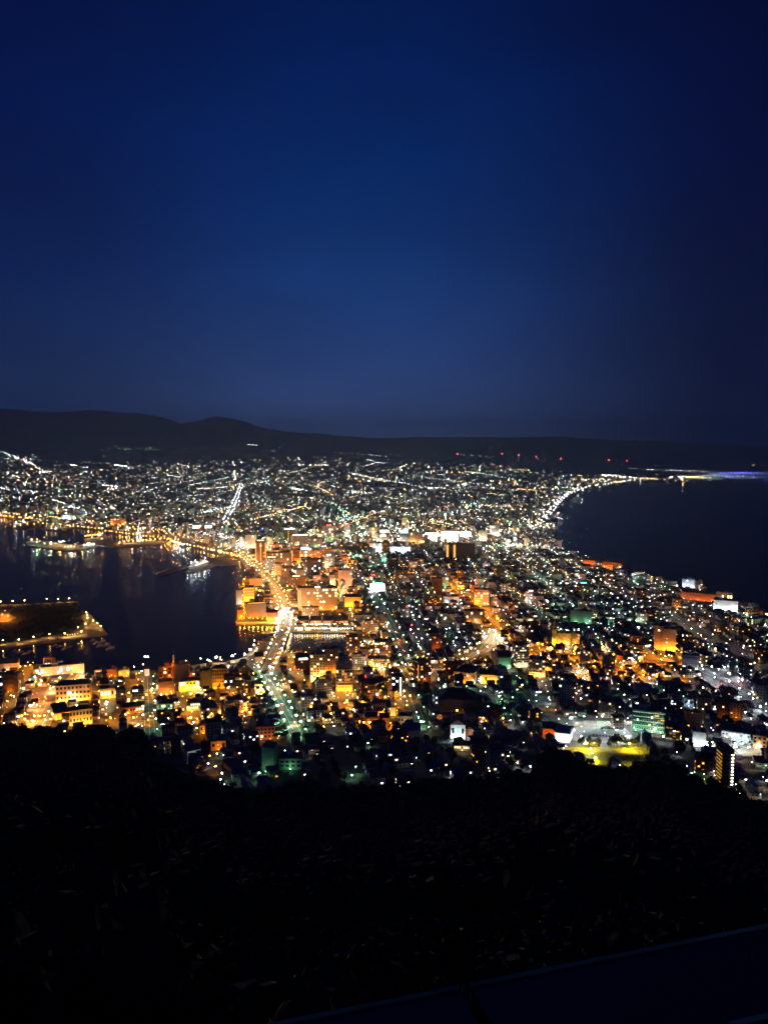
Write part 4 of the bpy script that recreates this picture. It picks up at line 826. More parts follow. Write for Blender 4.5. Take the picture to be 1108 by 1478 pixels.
# ------------------------------------------------------------ labels from where a thing stands
ANCH = [(20, 1030, 'near the far left plaza'), (110, 1000, 'round the cream customs office'), (105, 1040, 'below the yellow hall'), (30, 985, 'by the slanting left block'), (165, 1000, 'round the yellow shop row'), (190, 1030, 'left of the pale slope'),
 (240, 1010, 'below the waterfront mast'), (275, 990, 'round the yellow arcade'), (320, 1000, 'below the banded orange tower'), (285, 1030, 'round the dark roofed school'), (240, 1050, 'right of the pale slope'), (298, 1056, 'by the gabled orange house'),
 (316, 1080, 'by the tall orange house'), (260, 1090, 'low above the left wood'), (340, 1110, 'at the green lane foot'), (370, 1020, 'left of the green slope'), (385, 1060, 'by the pinkish end wall'), (440, 1020, 'right of the green slope'),
 (400, 975, 'where the harbour road ends'), (440, 990, 'left of the cupola hotel'), (460, 1010, 'below the cupola hotel'), (500, 1010, 'below the stepped balcony block'), (440, 1060, 'beside the green slope foot'), (490, 1040, 'left of the domed church'),
 (545, 1010, 'left of the dark narrow office'), (540, 1050, 'by the domed church'), (567, 1040, 'by the steeple tower'), (600, 1000, 'below the grey tram tower'), (590, 1070, 'round the blue roofed temple'), (500, 1090, 'dark left of the blue temple'), (540, 1110, 'deep in the dark bottom quarter'),
 (640, 1100, 'dark below the floodlit church'), (625, 1050, 'left of the floodlit church'), (660, 1085, 'just below the floodlit church'), (700, 1060, 'right of the floodlit church'), (650, 1000, 'below the floodlit columned hall'), (700, 1000, 'right of the columned hall foot'), (720, 1030, 'below the glowing yellow wing'),
 (740, 1080, 'on the bottom wood lane'), (770, 1050, 'left of the pyramid hall'), (750, 990, 'below the stacked balcony block'), (790, 1000, 'left of the lone tower'), (830, 1010, 'round the lone grey tower'), (820, 1035, 'above the sand yard'), (870, 1030, 'just above the sand yard'), (890, 1000, 'right of the lone tower'),
 (900, 970, 'under the orange cross street'), (935, 1010, 'above the green school'), (960, 990, 'below the white balcony block'), (970, 1040, 'right of the green school'), (935, 1075, 'between green school and wood'), (1010, 1040, 'left of the brown slabs'), (1010, 1075, 'round the plain white cube'), (1070, 1030, 'right of the brown slabs'),
 (1040, 1075, 'by the bright car park'), (1080, 1110, 'right of the stair lamp tower'), (1010, 1100, 'left of the stair lamp tower'), (1070, 1145, 'low by the right wood'), (1080, 985, 'beyond the wide white road'), (1090, 1050, 'above the bright car park'),
 (480, 890, 'by the basin warehouses'), (405, 795, 'behind the orange bayside road'), (440, 775, 'round the broad grey office'), (480, 775, 'round the red lit hotels'), (470, 820, 'between station and wide hotel'), (530, 800, 'left of the bright centre'), (570, 805, 'below the blue white arcade'), (600, 775, 'in the bright centre'), (650, 790, 'round the dark orange-striped slab'), (700, 780, 'past the bright centre row'), (560, 840, 'right of the dazzling forecourt shop'), (640, 850, 'round the dark red tower'), (700, 850, 'above the orange crossroad'), (800, 840, 'along the warm shore road'), (760, 870, 'left of the green school rise'), (400, 890, 'by the bright harbour plaza'), (530, 970, 'on the orange tram street'), (600, 930, 'right of the green avenue'), (650, 930, 'between the two dim lanes'), (740, 900, 'right of the orange crossroad'), (850, 930, 'above the orange cross street'), (640, 960, 'along the glowing tram street'),
 (470, 940, 'round the slim brick tower'), (550, 900, 'left of the green avenue'), (350, 955, 'on the waterfront'), (60, 915, 'on the dark harbour island'), (680, 1030, 'in the green park'), (780, 960, 'by the white balcony block'), (990, 950, 'round the tan twin tower'), (1050, 950, 'along the shore road'), (440, 860, 'round the wide harbour hotel'), (370, 850, 'by the bayside road bend')]
ANA = np.array([(a, b) for a, b, c in ANCH], float)
def anchor(px, py):
    k = ((ANA[:, 0] - px) ** 2 + ((ANA[:, 1] - py) * 1.6) ** 2).argmin(); return ANCH[k][2]
ORD = ['leftmost', 'second from left', 'third from left', 'fourth from left', 'fifth from left', 'sixth from left', 'seventh from left', 'eighth from left', 'ninth from left', 'tenth from left']
def ordinal(k, n):
    if k == n - 1: return 'rightmost'
    if k < len(ORD): return ORD[k]
    names = ['second', 'third', 'fourth', 'fifth', 'sixth', 'seventh', 'eighth', 'ninth', 'tenth', 'eleventh', 'twelfth', 'thirteenth', 'fourteenth']
    j = n - 1 - k
    return names[j - 1] + ' from right' if j - 1 < len(names) else None
def label_all(items):
    """items: (object, look, place, px, py) -> labels no two of which are equal"""
    bk = {}
    for it in items: bk.setdefault((it[1], it[2]), []).append(it)
    for (look, place), L0 in bk.items():
        L0.sort(key=lambda q: q[3])
        rows = [L0] if len(L0) <= 20 else None
        if rows is None:
            s = sorted(L0, key=lambda q: q[4]); n = (len(s) + 18) // 19; rows = [sorted(s[i * len(s) // n:(i + 1) * len(s) // n], key=lambda q: q[3]) for i in range(n)]
        rn = ['', ', middle row', ', lower row', ', lowest row', ', bottom row']
        for ri, row in enumerate(rows):
            rname = '' if len(rows) == 1 else [', upper row', ', middle row', ', lower row', ', lowest row'][min(ri, 3)]
            for k, it in enumerate(row):
                o = ordinal(k, len(row)) if len(row) > 1 else None
                lb = look + ' ' + place + rname + ((', ' + o) if o else '')
                if len(lb.split()) > 16: lb = lb.replace('street lamp', 'lamp').replace(' the ', ' ', 2)
                it[0]['label'] = lb

# ------------------------------------------------------------ houses: 300 of their own, the rest as one mass
def near_val(h): return h['r'] / (1 + .02 * (h['w'] + h['h']))
small = sorted([h for h in HOUSES if not h['big']], key=near_val); bigs = sorted([h for h in HOUSES if h['big']], key=near_val)
NH, NO = 300, 150
WK = ['cream', 'white', 'grey', 'tan', 'pink', 'brown', 'slate', 'white', 'grey', 'green']
RK = ['dark', 'grey', 'red', 'blue', 'brown', 'green', 'dark', 'grey']
WN = {'cream': 'cream', 'white': 'white', 'grey': 'grey', 'tan': 'tan', 'pink': 'pinkish', 'brown': 'brown', 'slate': 'slate', 'green': 'mint', 'brick': 'brick', 'yellow': 'yellow'}
RNN = {'dark': 'black', 'grey': 'grey', 'red': 'red', 'blue': 'navy', 'brown': 'brown', 'green': 'green'}
M_door = mat('house_door', (.12, .07, .04), .6)
def house_variant(w, d, h, wk, rk, kind):
    b = MB(); b.box(0, 0, -4, w / 2, d / 2, h + 4)
    if kind == 'gabled': 
        rh = d * .32; b.add([(-w / 2, -d / 2, h), (-w / 2, d / 2, h), (-w / 2, 0, h + rh * .95), (w / 2, -d / 2, h), (w / 2, d / 2, h), (w / 2, 0, h + rh * .95)], [(0, 1, 2), (3, 5, 4), (0, 2, 5, 3), (1, 4, 5, 2)])
    b.box(w * .2, -d / 2 - 1.1, -4, w * .22, 1.2, 4 + h * .45)        # porch wing
    wall = b.mesh('wall', MW[wk]); b = MB()
    if kind == 'gabled': b.gable(0, 0, h + .05, w / 2 + .5, d / 2 + .5, d * .34)
    elif kind == 'hipped': b.gable(0, 0, h + .02, w / 2 + .5, d / 2 + .5, d * .3, hip=d * .45)
    else: b.box(0, 0, h, w / 2 + .15, d / 2 + .15, .5); b.box(w * .2, 0, h + .5, 1, 1, .9)
    b.box(w * .2, -d / 2 - 1.15, h * .45, w * .23, 1.35, .25)
    if kind != 'flat roofed': b.box(-w * .25, d * .18, h + .4, .35, .35, d * .3)
    roof = b.mesh('roof', MR[rk])
    return wall, roof
HV = []
for v in range(26):
    w, d, h = random.uniform(8, 12.5), random.uniform(6.5, 9), random.uniform(4.8, 7); wk = WK[v % len(WK)]; rk = RK[(v * 3 + 1) % len(RK)]; kd = ['gabled', 'hipped', 'gabled', 'flat roofed'][v % 4]
    HV.append((house_variant(w, d, h, wk, rk, kd), w, d, h, wk, rk, kd))
items = []
for i, hs in enumerate(small[:NH]):
    (wall, roof), w, d, h, wk, rk, kd = HV[i % len(HV)] if random.random() < .5 else random.choice(HV)
    o = D.objects.new('house', None); COL.objects.link(o); o.location = (hs['x'], hs['y'], hs['z']); o.rotation_euler = (0, 0, hs['rot']); o['category'] = 'house'; o['group'] = 'small houses of the town'
    link('wall', wall, o); link('roof', roof, o)
    lit = False; cs, dn, pw = zone(hs['px'], hs['py'])
    q = hs['rot'] % math.pi; fy = -1
    # the wall that looks to the viewer gets the windows
    rot = hs['rot']; dirs = [((0, -1), w, d), ((0, 1), w, d), ((1, 0), d, w), ((-1, 0), d, w)]
    best = max(dirs, key=lambda e: -(math.sin(rot) * e[0][0] + math.cos(rot) * e[0][1]) * 1.0)
    (ex, ey), span, dep = best
    for k in (-1, 1):
        L_ = random.random() < .30; me = WINME[random.choice(['ww', 'cw', 'so', 'cw']) if L_ else 'dk']; lit |= L_
        wn = D.objects.new('window', me); COL.objects.link(wn); wn.parent = o
        off = (dep / 2 + (1.15 + 1.15 if (ex, ey) == (0, -1) and k > 0 else 0)); zz = h * (.58 if not ((ex, ey) == (0, -1) and k > 0) else .15)
        if (ex, ey) == (0, -1) and k > 0: off = dep / 2 + 2.3; zz = .8
        wn.location = (ex * off + (abs(ey) * k * span * .22), ey * off + (abs(ex) * k * span * .22), zz)
        wn.scale = (1.7, .2, 1.1) if ey else (.2, 1.7, 1.1)
    look = '%s%s %s house with %s roof' % ('lit ' if lit else '', WN[wk], {'gabled': 'gabled', 'hipped': 'hipped', 'flat roofed': 'boxy'}[kd], RNN[rk])
    items.append((o, look, anchor(hs['px'], hs['py']), hs['px'], hs['py']))
label_all(items)

def fmat(name, wk, wc, frac, cw_=3.6, ch_=3.1):
    """plaster wall of a small far block: rows of windows, some lit"""
    m = mat(name, WALLC[wk], .85); t = m.node_tree; p = t.nodes['Principled BSDF']
    co = N(t, 'ShaderNodeTexCoord'); s = N(t, 'ShaderNodeSeparateXYZ'); L(t, co.outputs['Object'], s.inputs[0])
    s2 = N(t, 'ShaderNodeSeparateXYZ'); L(t, co.outputs['Normal'], s2.inputs[0])
    def M(op, a, b=None, c=None):
        n = N(t, 'ShaderNodeMath', operation=op)
        for i_, q in enumerate([a, b, c]):
            if q is None: continue
            if isinstance(q, (int, float)): n.inputs[i_].default_value = q
            else: L(t, q, n.inputs[i_])
        return n.outputs[0]
    isx = M('GREATER_THAN', M('ABSOLUTE', s2.outputs['X']), .5); wall = M('LESS_THAN', M('ABSOLUTE', s2.outputs['Z']), .5)
    u = M('DIVIDE', M('ADD', M('MULTIPLY', s.outputs['Y'], isx), M('MULTIPLY', s.outputs['X'], M('SUBTRACT', 1, isx))), cw_); v = M('DIVIDE', s.outputs['Z'], ch_)
    fu, fv = M('FRACT', u), M('FRACT', v); cu, cv = M('FLOOR', u), M('FLOOR', v)
    wm = M('MULTIPLY', M('MULTIPLY', M('GREATER_THAN', fu, .25), M('LESS_THAN', fu, .75)), M('MULTIPLY', M('GREATER_THAN', fv, .35), M('LESS_THAN', fv, .8)))
    wm = M('MULTIPLY', wm, wall); oi = N(t, 'ShaderNodeObjectInfo')
    cb = N(t, 'ShaderNodeCombineXYZ'); L(t, cu, cb.inputs[0]); L(t, cv, cb.inputs[1]); L(t, M('MULTIPLY', oi.outputs['Random'], 97.0), cb.inputs[2])
    wn = N(t, 'ShaderNodeTexWhiteNoise'); L(t, cb.outputs[0], wn.inputs[0])
    L(t, M('MULTIPLY', M('MULTIPLY', wm, M('LESS_THAN', wn.outputs['Value'], frac)), 3.5), p.inputs['Emission Strength']); p.inputs['Emission Color'].default_value = (*LC[wc], 1)
    mxx = N(t, 'ShaderNodeMix', data_type='RGBA'); L(t, wm, mxx.inputs[0]); mxx.inputs[6].default_value = (*WALLC[wk], 1); mxx.inputs[7].default_value = (.02, .022, .028, 1); L(t, mxx.outputs[2], p.inputs['Base Color'])
    m.cycles.emission_sampling = 'NONE'; return m
FM = {(wk, wc): fmat('facade_%s_%s' % (wk, wc), wk, wc, fr) for wk, wc, fr in [('cream', 'ww', .12), ('white', 'cw', .1), ('grey', 'cw', .12), ('tan', 'ww', .12), ('brown', 'so', .1), ('pink', 'ww', .1), ('slate', 'cw', .08), ('brick', 'so', .12)]}
items = []
for i, hs in enumerate(bigs[:NO]):
    wk, wc = random.choice(list(FM)); w, d, h = hs['w'], hs['d'], hs['h']
    b = MB(); b.box(0, 0, -4, w / 2, d / 2, h + 4)
    nm = 'apartment_block' if h > 11 else 'office_building'
    o = D.objects.new(nm, None); COL.objects.link(o); o.location = (hs['x'], hs['y'], hs['z']); o.rotation_euler = (0, 0, hs['rot']); o['category'] = 'apartment block' if h > 11 else 'office building'
    o['group'] = 'mid rise blocks of the town'
    link('wall', b.mesh('wall', FM[(wk, wc)]), o)
    b = MB(); b.box(0, 0, h, w / 2 + .1, d / 2 + .1, .5); b.box(w * .18, d * .1, h + .5, 2, 1.8, 2.6); b.box(-w * .25, -d * .1, h + .5, 1, 1, 1.2); b.box(0, -d / 2, h + .5, w / 2, .12, .7)
    link('roof', b.mesh('roof', MR[random.choice(['dark', 'grey', 'brown'])]), o)
    st = {9: 'three storey', 10: 'three storey', 12: 'four storey', 13: 'four storey', 16: 'five storey', 20: 'six storey'}[h]
    items.append((o, '%s %s flat roofed block' % (st, WN[wk]), anchor(hs['px'], hs['py']), hs['px'], hs['py']))
for hs in MID:
    wk, wc = random.choice([k for k in FM if k[0] not in ('slate',)]); w, d, h = hs['w'], hs['d'], hs['h']; kd_ = random.choice(['slab', 'stepped', 'wing'])
    b = MB(); b.box(0, 0, -4, w / 2, d / 2, h + 4)
    if kd_ == 'wing': b.box(w * .35, -d * .5 - 3, -4, w * .15, 3.2, 4 + h * .7)
    if kd_ == 'stepped': b.box(-w * .1, 0, h, w * .33, d * .42, 3.2)
    for k in range(1, int(h / 3.1)): b.box(0, -d / 2 - .35, k * 3.1 - .15, w / 2 - .4, .35, .35) if kd_ == 'slab' else None
    o = D.objects.new('office_building' if hs['py'] > 860 else 'apartment_block', None); COL.objects.link(o); o.location = (hs['x'], hs['y'], hs['z']); o.rotation_euler = (0, 0, hs['rot']); o['category'] = 'office building' if hs['py'] > 860 else 'apartment block'
    o['group'] = 'mid rise blocks of the town'
    link('wall', b.mesh('wall', FM[(wk, wc)]), o)
    b = MB(); t0 = h + (3.2 if kd_ == 'stepped' else 0); b.box(-w * .1 if kd_ == 'stepped' else 0, 0, t0, (w * .33 if kd_ == 'stepped' else w / 2) + .1, d * (.42 if kd_ == 'stepped' else .5) + .1, .5); b.box(w * .05, d * .05, t0 + .5, 2.4, 2.2, 2.8)
    link('roof', b.mesh('roof', MR[random.choice(['dark', 'grey', 'brown'])]), o)
    if random.random() < .3:
        b = MB(); b.box(-w * .1, -d * .3, t0 + .5, w * .2, .3, random.choice([1.5, 2.2, 3])); link('sign', b.mesh('sign', WIN[random.choice(['hot', 'cw', 'ww', 'bw', 'rd', 'ye', 'te'])]), o)
    items.append((o, '%s %s %s block' % ('tall' if h > 22 else ('high' if h > 16 else 'low'), WN[wk], {'slab': 'balcony', 'stepped': 'stepped roof', 'wing': 'winged'}[kd_]), anchor(hs['px'], hs['py']), hs['px'], hs['py']))
label_all(items)

# ------------------------------------------------------------ the rest of the town as one mass of buildings
TINTS = np.array([WALLC[k] for k in ['cream', 'white', 'grey', 'tan', 'pink', 'brown', 'slate', 'white', 'grey', 'brick']])
RT = np.array([ROOFC[k] for k in ['dark', 'grey', 'red', 'blue', 'brown', 'green', 'grey', 'dark']])
def box_mass(cx, cy, z, w, d, h, rot, roofh):
    n = len(cx); c, s = np.cos(rot), np.sin(rot)
    lv = np.array([(-1, -1, 0), (1, -1, 0), (1, 1, 0), (-1, 1, 0), (-1, -1, 1), (1, -1, 1), (1, 1, 1), (-1, 1, 1), (-1, 0, 2), (1, 0, 2)], float)
    lx = lv[:, 0] * w[:, None] / 2; ly = lv[:, 1] * d[:, None] / 2; lz = np.where(lv[:, 2] == 0, -4, np.where(lv[:, 2] == 1, 1, 0)) * np.where(lv[:, 2] == 1, h[:, None], 1.0)
    lz = np.where(lv[:, 2] == 2, (h + roofh)[:, None], lz)
    V = np.stack([cx[:, None] + lx * c[:, None] - ly * s[:, None], cy[:, None] + lx * s[:, None] + ly * c[:, None], z[:, None] + lz], -1).reshape(-1, 3)
    q = np.array([(0, 1, 5, 4), (1, 2, 6, 5), (2, 3, 7, 6), (3, 0, 4, 7), (4, 5, 9, 8), (6, 7, 8, 9), (5, 6, 9, 9), (7, 4, 8, 8)])
    return V, (q[None] + (np.arange(n) * 10)[:, None, None]).reshape(-1, 4)
rest = small[NH:] + bigs[NO:]
A = {k: np.array([h[k] for h in rest], float) for k in ('x', 'y', 'z', 'w', 'd', 'h', 'rot', 'r')}; isbig = np.array([h['big'] for h in rest])
# farther quarters: density falls off as the photograph shows it, each a real building on the ground
NF = 9500
fx = rng.uniform(-60, 1170, NF); fy = 652 + (rng.random(NF) ** .8) * 160
g = Gv(fx, fy); R = np.hypot(g[:, 0], g[:, 1])
rj = rng.uniform(-.05, .05, NF) * R; g[:, 1] += rj; g[:, 2] = ground(g[:, 0], g[:, 1]); R = np.hypot(g[:, 0], g[:, 1])
ed = np.full(NF, 1e9)
for P in WATERS: ed = np.minimum(ed, edist(P, g[:, 0], g[:, 1]))
pxn, pyn = proj(g[:, 0], g[:, 1], g[:, 2])
LINE = curve(TOPL, pxn)
onp = np.zeros(NF, bool)
for P in LANDS: onp |= inside(P, g[:, 0], g[:, 1])
ok = ~is_water(g[:, 0], g[:, 1]) & (ed > 20) & (R > 2600) & (R < 12500) & (pyn > LINE) & ~onp
keep = np.ones(NF, bool); kr = RP[RP[:, 1] > 2400]
for i in np.where(ok)[0]:
    if ((kr[:, 0] - g[i, 0]) ** 2 + (kr[:, 1] - g[i, 1]) ** 2 < (kr[:, 2] + 10) ** 2).any() or ((foot[:, 0] - g[i, 0]) ** 2 + (foot[:, 1] - g[i, 1]) ** 2 < (foot[:, 2] + 14) ** 2).any(): keep[i] = False
ok &= keep; g = g[ok]; R = R[ok]; n = len(g)
sc = np.clip(R / 3500, .8, 2.2)
fw = rng.uniform(9, 22, n) * sc; fd = rng.uniform(8, 15, n) * sc; fh = rng.choice([6, 6, 7, 7, 8, 10, 13, 18, 28], n) * 1.0
frot = np.radians(np.where(g[:, 0] < 0, 12, -18) + rng.choice([0, 90], n) + rng.uniform(-4, 4, n)); froof = np.where(fh < 9, 2.5, .05)
ax = lambda k, f: np.concatenate([A[k], f])
X_, Y_, Z_, W_, D_, H_, Q_ = ax('x', g[:, 0]), ax('y', g[:, 1]), ax('z', g[:, 2]), ax('w', fw), ax('d', fd), ax('h', fh), ax('rot', frot)
RF = np.concatenate([np.where(isbig, .05, 2.6), froof]); V, Q = box_mass(X_, Y_, Z_, W_, D_, H_, Q_, RF)
n = len(X_); tw = TINTS[rng.integers(0, len(TINTS), n)] * rng.uniform(.7, 1.1, (n, 1)); tr = RT[rng.integers(0, len(RT), n)]
tint = np.stack([tw, tw, tw, tw, tr, tr, tw, tw], 1).reshape(-1, 3)
print('mass buildings', n)
# lit windows of the mass
wv, wf, wm_ = [], [], []; WM = [WIN['ww'], WIN['cw'], WIN['so'], WIN['hot'], WIN['gw'], WIN['ye']]
RR = np.hypot(X_, Y_); nwin = np.where(RR < 2600, rng.choice([0, 0, 1, 1, 2, 3], n), rng.choice([0, 0, 0, 1, 1, 2], n))
for i in range(n):
    c, s = math.cos(Q_[i]), math.sin(Q_[i])
    cand = [((0, -1), s, -c, W_[i], D_[i]), ((0, 1), -s, c, W_[i], D_[i]), ((1, 0), c, s, D_[i], W_[i]), ((-1, 0), -c, -s, D_[i], W_[i])]
    vx, vy = -X_[i] / RR[i], -Y_[i] / RR[i]
    e = max(cand, key=lambda q: q[1] * vx + q[2] * vy); nx, ny, span, dep = e[1], e[2], e[3], e[4]
    for k in range(nwin[i]):
        u = random.uniform(-.38, .38) * span; z = Z_[i] + random.uniform(.3, .8) * H_[i]; sz = (.9 if RR[i] < 2600 else min(2.2, RR[i] / 3000)) * random.uniform(.7, 1.2); hw = sz * random.choice([.8, 1, 1.8]); 
        bx, by = X_[i] + nx * (dep / 2 + .08) - ny * u, Y_[i] + ny * (dep / 2 + .08) + nx * u
        a = len(wv); wv += [(bx + ny * hw, by - nx * hw, z - sz * .6), (bx - ny * hw, by + nx * hw, z - sz * .6), (bx - ny * hw, by + nx * hw, z + sz * .6), (bx + ny * hw, by - nx * hw, z + sz * .6)]
        wf.append((a, a + 1, a + 2, a + 3)); wm_.append(1 + random.choices([0, 1, 2, 3, 4, 5], [30, 34, 12, 14, 7, 3])[0])
Vall = np.concatenate([V, np.array(wv)]); Qall = np.concatenate([Q, np.array(wf) + len(V)])
mi = np.concatenate([np.zeros(len(Q)), wm_]).astype(int); tall = np.concatenate([tint, np.zeros((len(wf), 3))])
me = mesh_np('town_buildings', Vall, Qall, [vcol_mat('town_plaster')] + WM, mi, tall); me.validate()
link('town_buildings', me, kind='stuff')
# ------------------------------------------------------------ lamps farther off and single marks
NL = 12500
lx = rng.uniform(-50, 1160, NL); ly = 651 + (rng.random(NL) ** .85) * 158
# bright and dark quarters of the far town
clz = 0
cl = (np.sin(lx * .031 + 2.1) * np.cos(ly * .13 + lx * .011) + np.sin(lx * .013 + ly * .21 + 1.0) * .8 + .9 * np.cos((ly - 668) * .35 + np.sin(lx * .02) * 2.0))
g = Gv(lx, ly); R = np.hypot(g[:, 0], g[:, 1]); g[:, 1] += rng.uniform(-.03, .03, NL) * R; g[:, 2] = ground(g[:, 0], g[:, 1]); R = np.hypot(g[:, 0], g[:, 1])
ed = np.full(NL, 1e9)
for P in WATERS: ed = np.minimum(ed, edist(P, g[:, 0], g[:, 1]))
pxn, pyn = proj(g[:, 0], g[:, 1], g[:, 2])
ok = ~is_water(g[:, 0], g[:, 1]) & (ed > 14) & (R > 2550) & (R < 12300) & (pyn > curve(TOPL, pxn)) & (rng.random(NL) < np.clip(.55 + .36 * cl, .06, 1))
for q, px, py, r, c in zip(g[ok], pxn[ok], pyn[ok], R[ok], cl[ok]):
    cs, dn, pw = zone(px, py)
    lvl = random.choices([0, 1, 2, 3], [34, 34, 22, 12 if c > .6 else 4])[0]
    lamp(q[0], q[1], random.choice(cs), lvl, (7000 + 7000 * (lvl ** 1.5)) * pw * r / 4500 * random.uniform(.4, 1.4), random.choice([.45, .55, .7, .85, 1.05, 1.6]) * min(2.2, r / 3700), random.choice([7, 8, 9, 12]), z=q[2])
def group_px(pts, c, lvl, pw, size, h=8, ctx=None):
    for px, py in pts: lamp_px(px, py, c, lvl, pw * random.uniform(.8, 1.2), size, h, ctx=ctx)
def line_px(a, b, n, cols, lvl, pw, size, h=8, jit=0, ctx=None):
    cs = cols.split()
    for i in range(n):
        t_ = (i + .5) / n; lamp_px(a[0] + (b[0] - a[0]) * t_ + random.uniform(-jit, jit), a[1] + (b[1] - a[1]) * t_ + random.uniform(-jit, jit) * .35, random.choice(cs), lvl, pw * random.uniform(.6, 1.3), size, h, ctx=ctx)
# hillside settlements beyond the plain
line_px((135, 650), (235, 647), 16, 'cw gw ww', 1, 20000, 1.9, jit=7); line_px((165, 646), (218, 650), 12, 'cw gw', 1, 20000, 2.0, jit=5); line_px((150, 660), (158, 652), 6, 'cw', 1, 20000, 1.8)
line_px((355, 642), (372, 643), 8, 'ww cw', 2, 40000, 2.4, jit=1.5); line_px((240, 652), (300, 646), 16, 'cw gw', 0, 16000, 2.0, jit=5); line_px((380, 650), (420, 654), 10, 'gw cw', 0, 16000, 2, jit=3); line_px((320, 650), (400, 662), 14, 'cw', 0, 16000, 2, jit=4)
line_px((480, 653), (540, 658), 14, 'cw ww pk', 1, 26000, 2.2, jit=2); line_px((533, 657), (562, 660), 8, 'cw gw', 2, 50000, 2.4, jit=2); line_px((665, 657), (725, 661), 16, 'cw gw', 1, 22000, 2.0, jit=2); line_px((740, 660), (785, 664), 12, 'gw cw', 1, 20000, 2, jit=2)
line_px((785, 668), (815, 672), 6, 'gw', 0, 16000, 2, jit=3); line_px((850, 668), (905, 672), 4, 'gw', 0, 12000, 1.8, jit=2)
# mound at the left and its lights
line_px((45, 656), (56, 661), 8, 'cw gw', 1, 20000, 1.8, jit=3); line_px((0, 652), (30, 664), 20, 'cw gw cw', 2, 26000, 1.8, jit=4); line_px((34, 664), (50, 672), 14, 'ww cw', 3, 50000, 1.8, jit=2)
# bright rows of the far town
line_px((430, 672), (475, 672), 20, 'cw ww', 3, 40000, 1.6, jit=2); line_px((370, 678), (430, 682), 22, 'cw', 2, 26000, 1.4, jit=2); line_px((500, 712), (545, 714), 16, 'ww cw', 2, 22000, 1.3, jit=2); line_px((415, 706), (445, 709), 18, 'cw gw ww', 3, 26000, 1.3, jit=2)
line_px((455, 702), (480, 716), 12, 'sy ww so', 2, 20000, 1.3, jit=1); line_px((435, 724), (462, 727), 9, 'so', 1, 22000, 1.1, jit=2); line_px((100, 671), (125, 676), 16, 'cw ww', 3, 40000, 1.6, jit=2); line_px((165, 671), (185, 675), 12, 'cw', 3, 40000, 1.5, jit=2)
line_px((140, 700), (172, 704), 20, 'cw ww', 3, 30000, 1.4, jit=2); line_px((240, 686), (262, 690), 12, 'cw gw', 2, 26000, 1.4, jit=2); line_px((285, 707), (330, 704), 18, 'ww cw sy', 2, 22000, 1.3, jit=2); line_px((338, 681), (340, 694), 12, 'ww cw', 3, 40000, 1.7)
line_px((0, 706), (60, 712), 20, 'cw ww', 2, 22000, 1.3, jit=3); line_px((75, 722), (112, 736), 20, 'sy ww cw', 2, 20000, 1.2, jit=2); line_px((595, 702), (650, 707), 18, 'ww cw', 2, 22000, 1.3, jit=2); line_px((700, 681), (760, 679), 20, 'so sy ww', 1, 22000, 1.6, jit=2)
line_px((745, 707), (775, 709), 12, 'so ww', 2, 22000, 1.3, jit=1); line_px((283, 760), (300, 763), 7, 'cw', 3, 60000, 1.5, 12, jit=2)
# beach resort and airport lights on the far right
line_px((868, 687), (918, 691), 22, 'ww cw ww so', 3, 30000, 1.9, 10, jit=2); line_px((815, 694), (905, 696), 34, 'ww so sy cw', 2, 20000, 1.6, 10, jit=6); line_px((895, 675), (930, 679), 12, 'cw', 1, 22000, 1.8, 12); line_px((930, 679), (1032, 682), 15, 'cw', 3, 26000, 2.6, 14, jit=.8)
line_px((966, 690), (1012, 690), 14, 'ww so ww cw', 3, 40000, 2.0, 12, jit=3); line_px((1010, 688), (1100, 689), 11, 'cw', 3, 9000, 2.2, 10, jit=1); line_px((1035, 684), (1160, 683), 22, 'bl', 3, 16000, 3.2, 10, jit=2); line_px((1050, 674), (1062, 674), 4, 'sy', 1, 20000, 2.0)
line_px((1084, 672), (1090, 672), 3, 'sy', 2, 26000, 2.2); line_px((800, 748), (812, 752), 6, 'gw cw', 1, 12000, 1.0); line_px((925, 690), (950, 694), 12, 'so', 2, 50000, 1.6, jit=2); lamp_px(986, 697, 'so', 2, 90000, 1.8, ctx=None)
for i in range(120):
    t_ = random.random(); bx = [(772, 770), (784, 752), (797, 737), (812, 722), (832, 708), (870, 697), (920, 692)]; k = min(5, int(t_ * 6)); u_ = t_ * 6 - k
    px = bx[k][0] + (bx[k + 1][0] - bx[k][0]) * u_ - abs(random.gauss(0, 14)); py = bx[k][1] + (bx[k + 1][1] - bx[k][1]) * u_ + random.gauss(0, 3)
    q = G(px, py)
    if not bool(is_water(q[0], q[1])): lamp(q[0], q[1], random.choice(['cw', 'ww', 'ww', 'so', 'cw']), random.choice([0, 1, 2, 2, 3]), 9000, random.choice([.7, .9, 1.2, 1.7]), 9, z=q[2])
for i in range(150):
    px, py = random.uniform(420, 740), random.gauss(771, 9); q = G(px, py)
    lamp(q[0], q[1], random.choice(['cw', 'ww', 'ww', 'sy', 'gw', 'so']), random.choice([1, 2, 3]), 14000, random.uniform(.7, 1.4), 9, z=q[2])
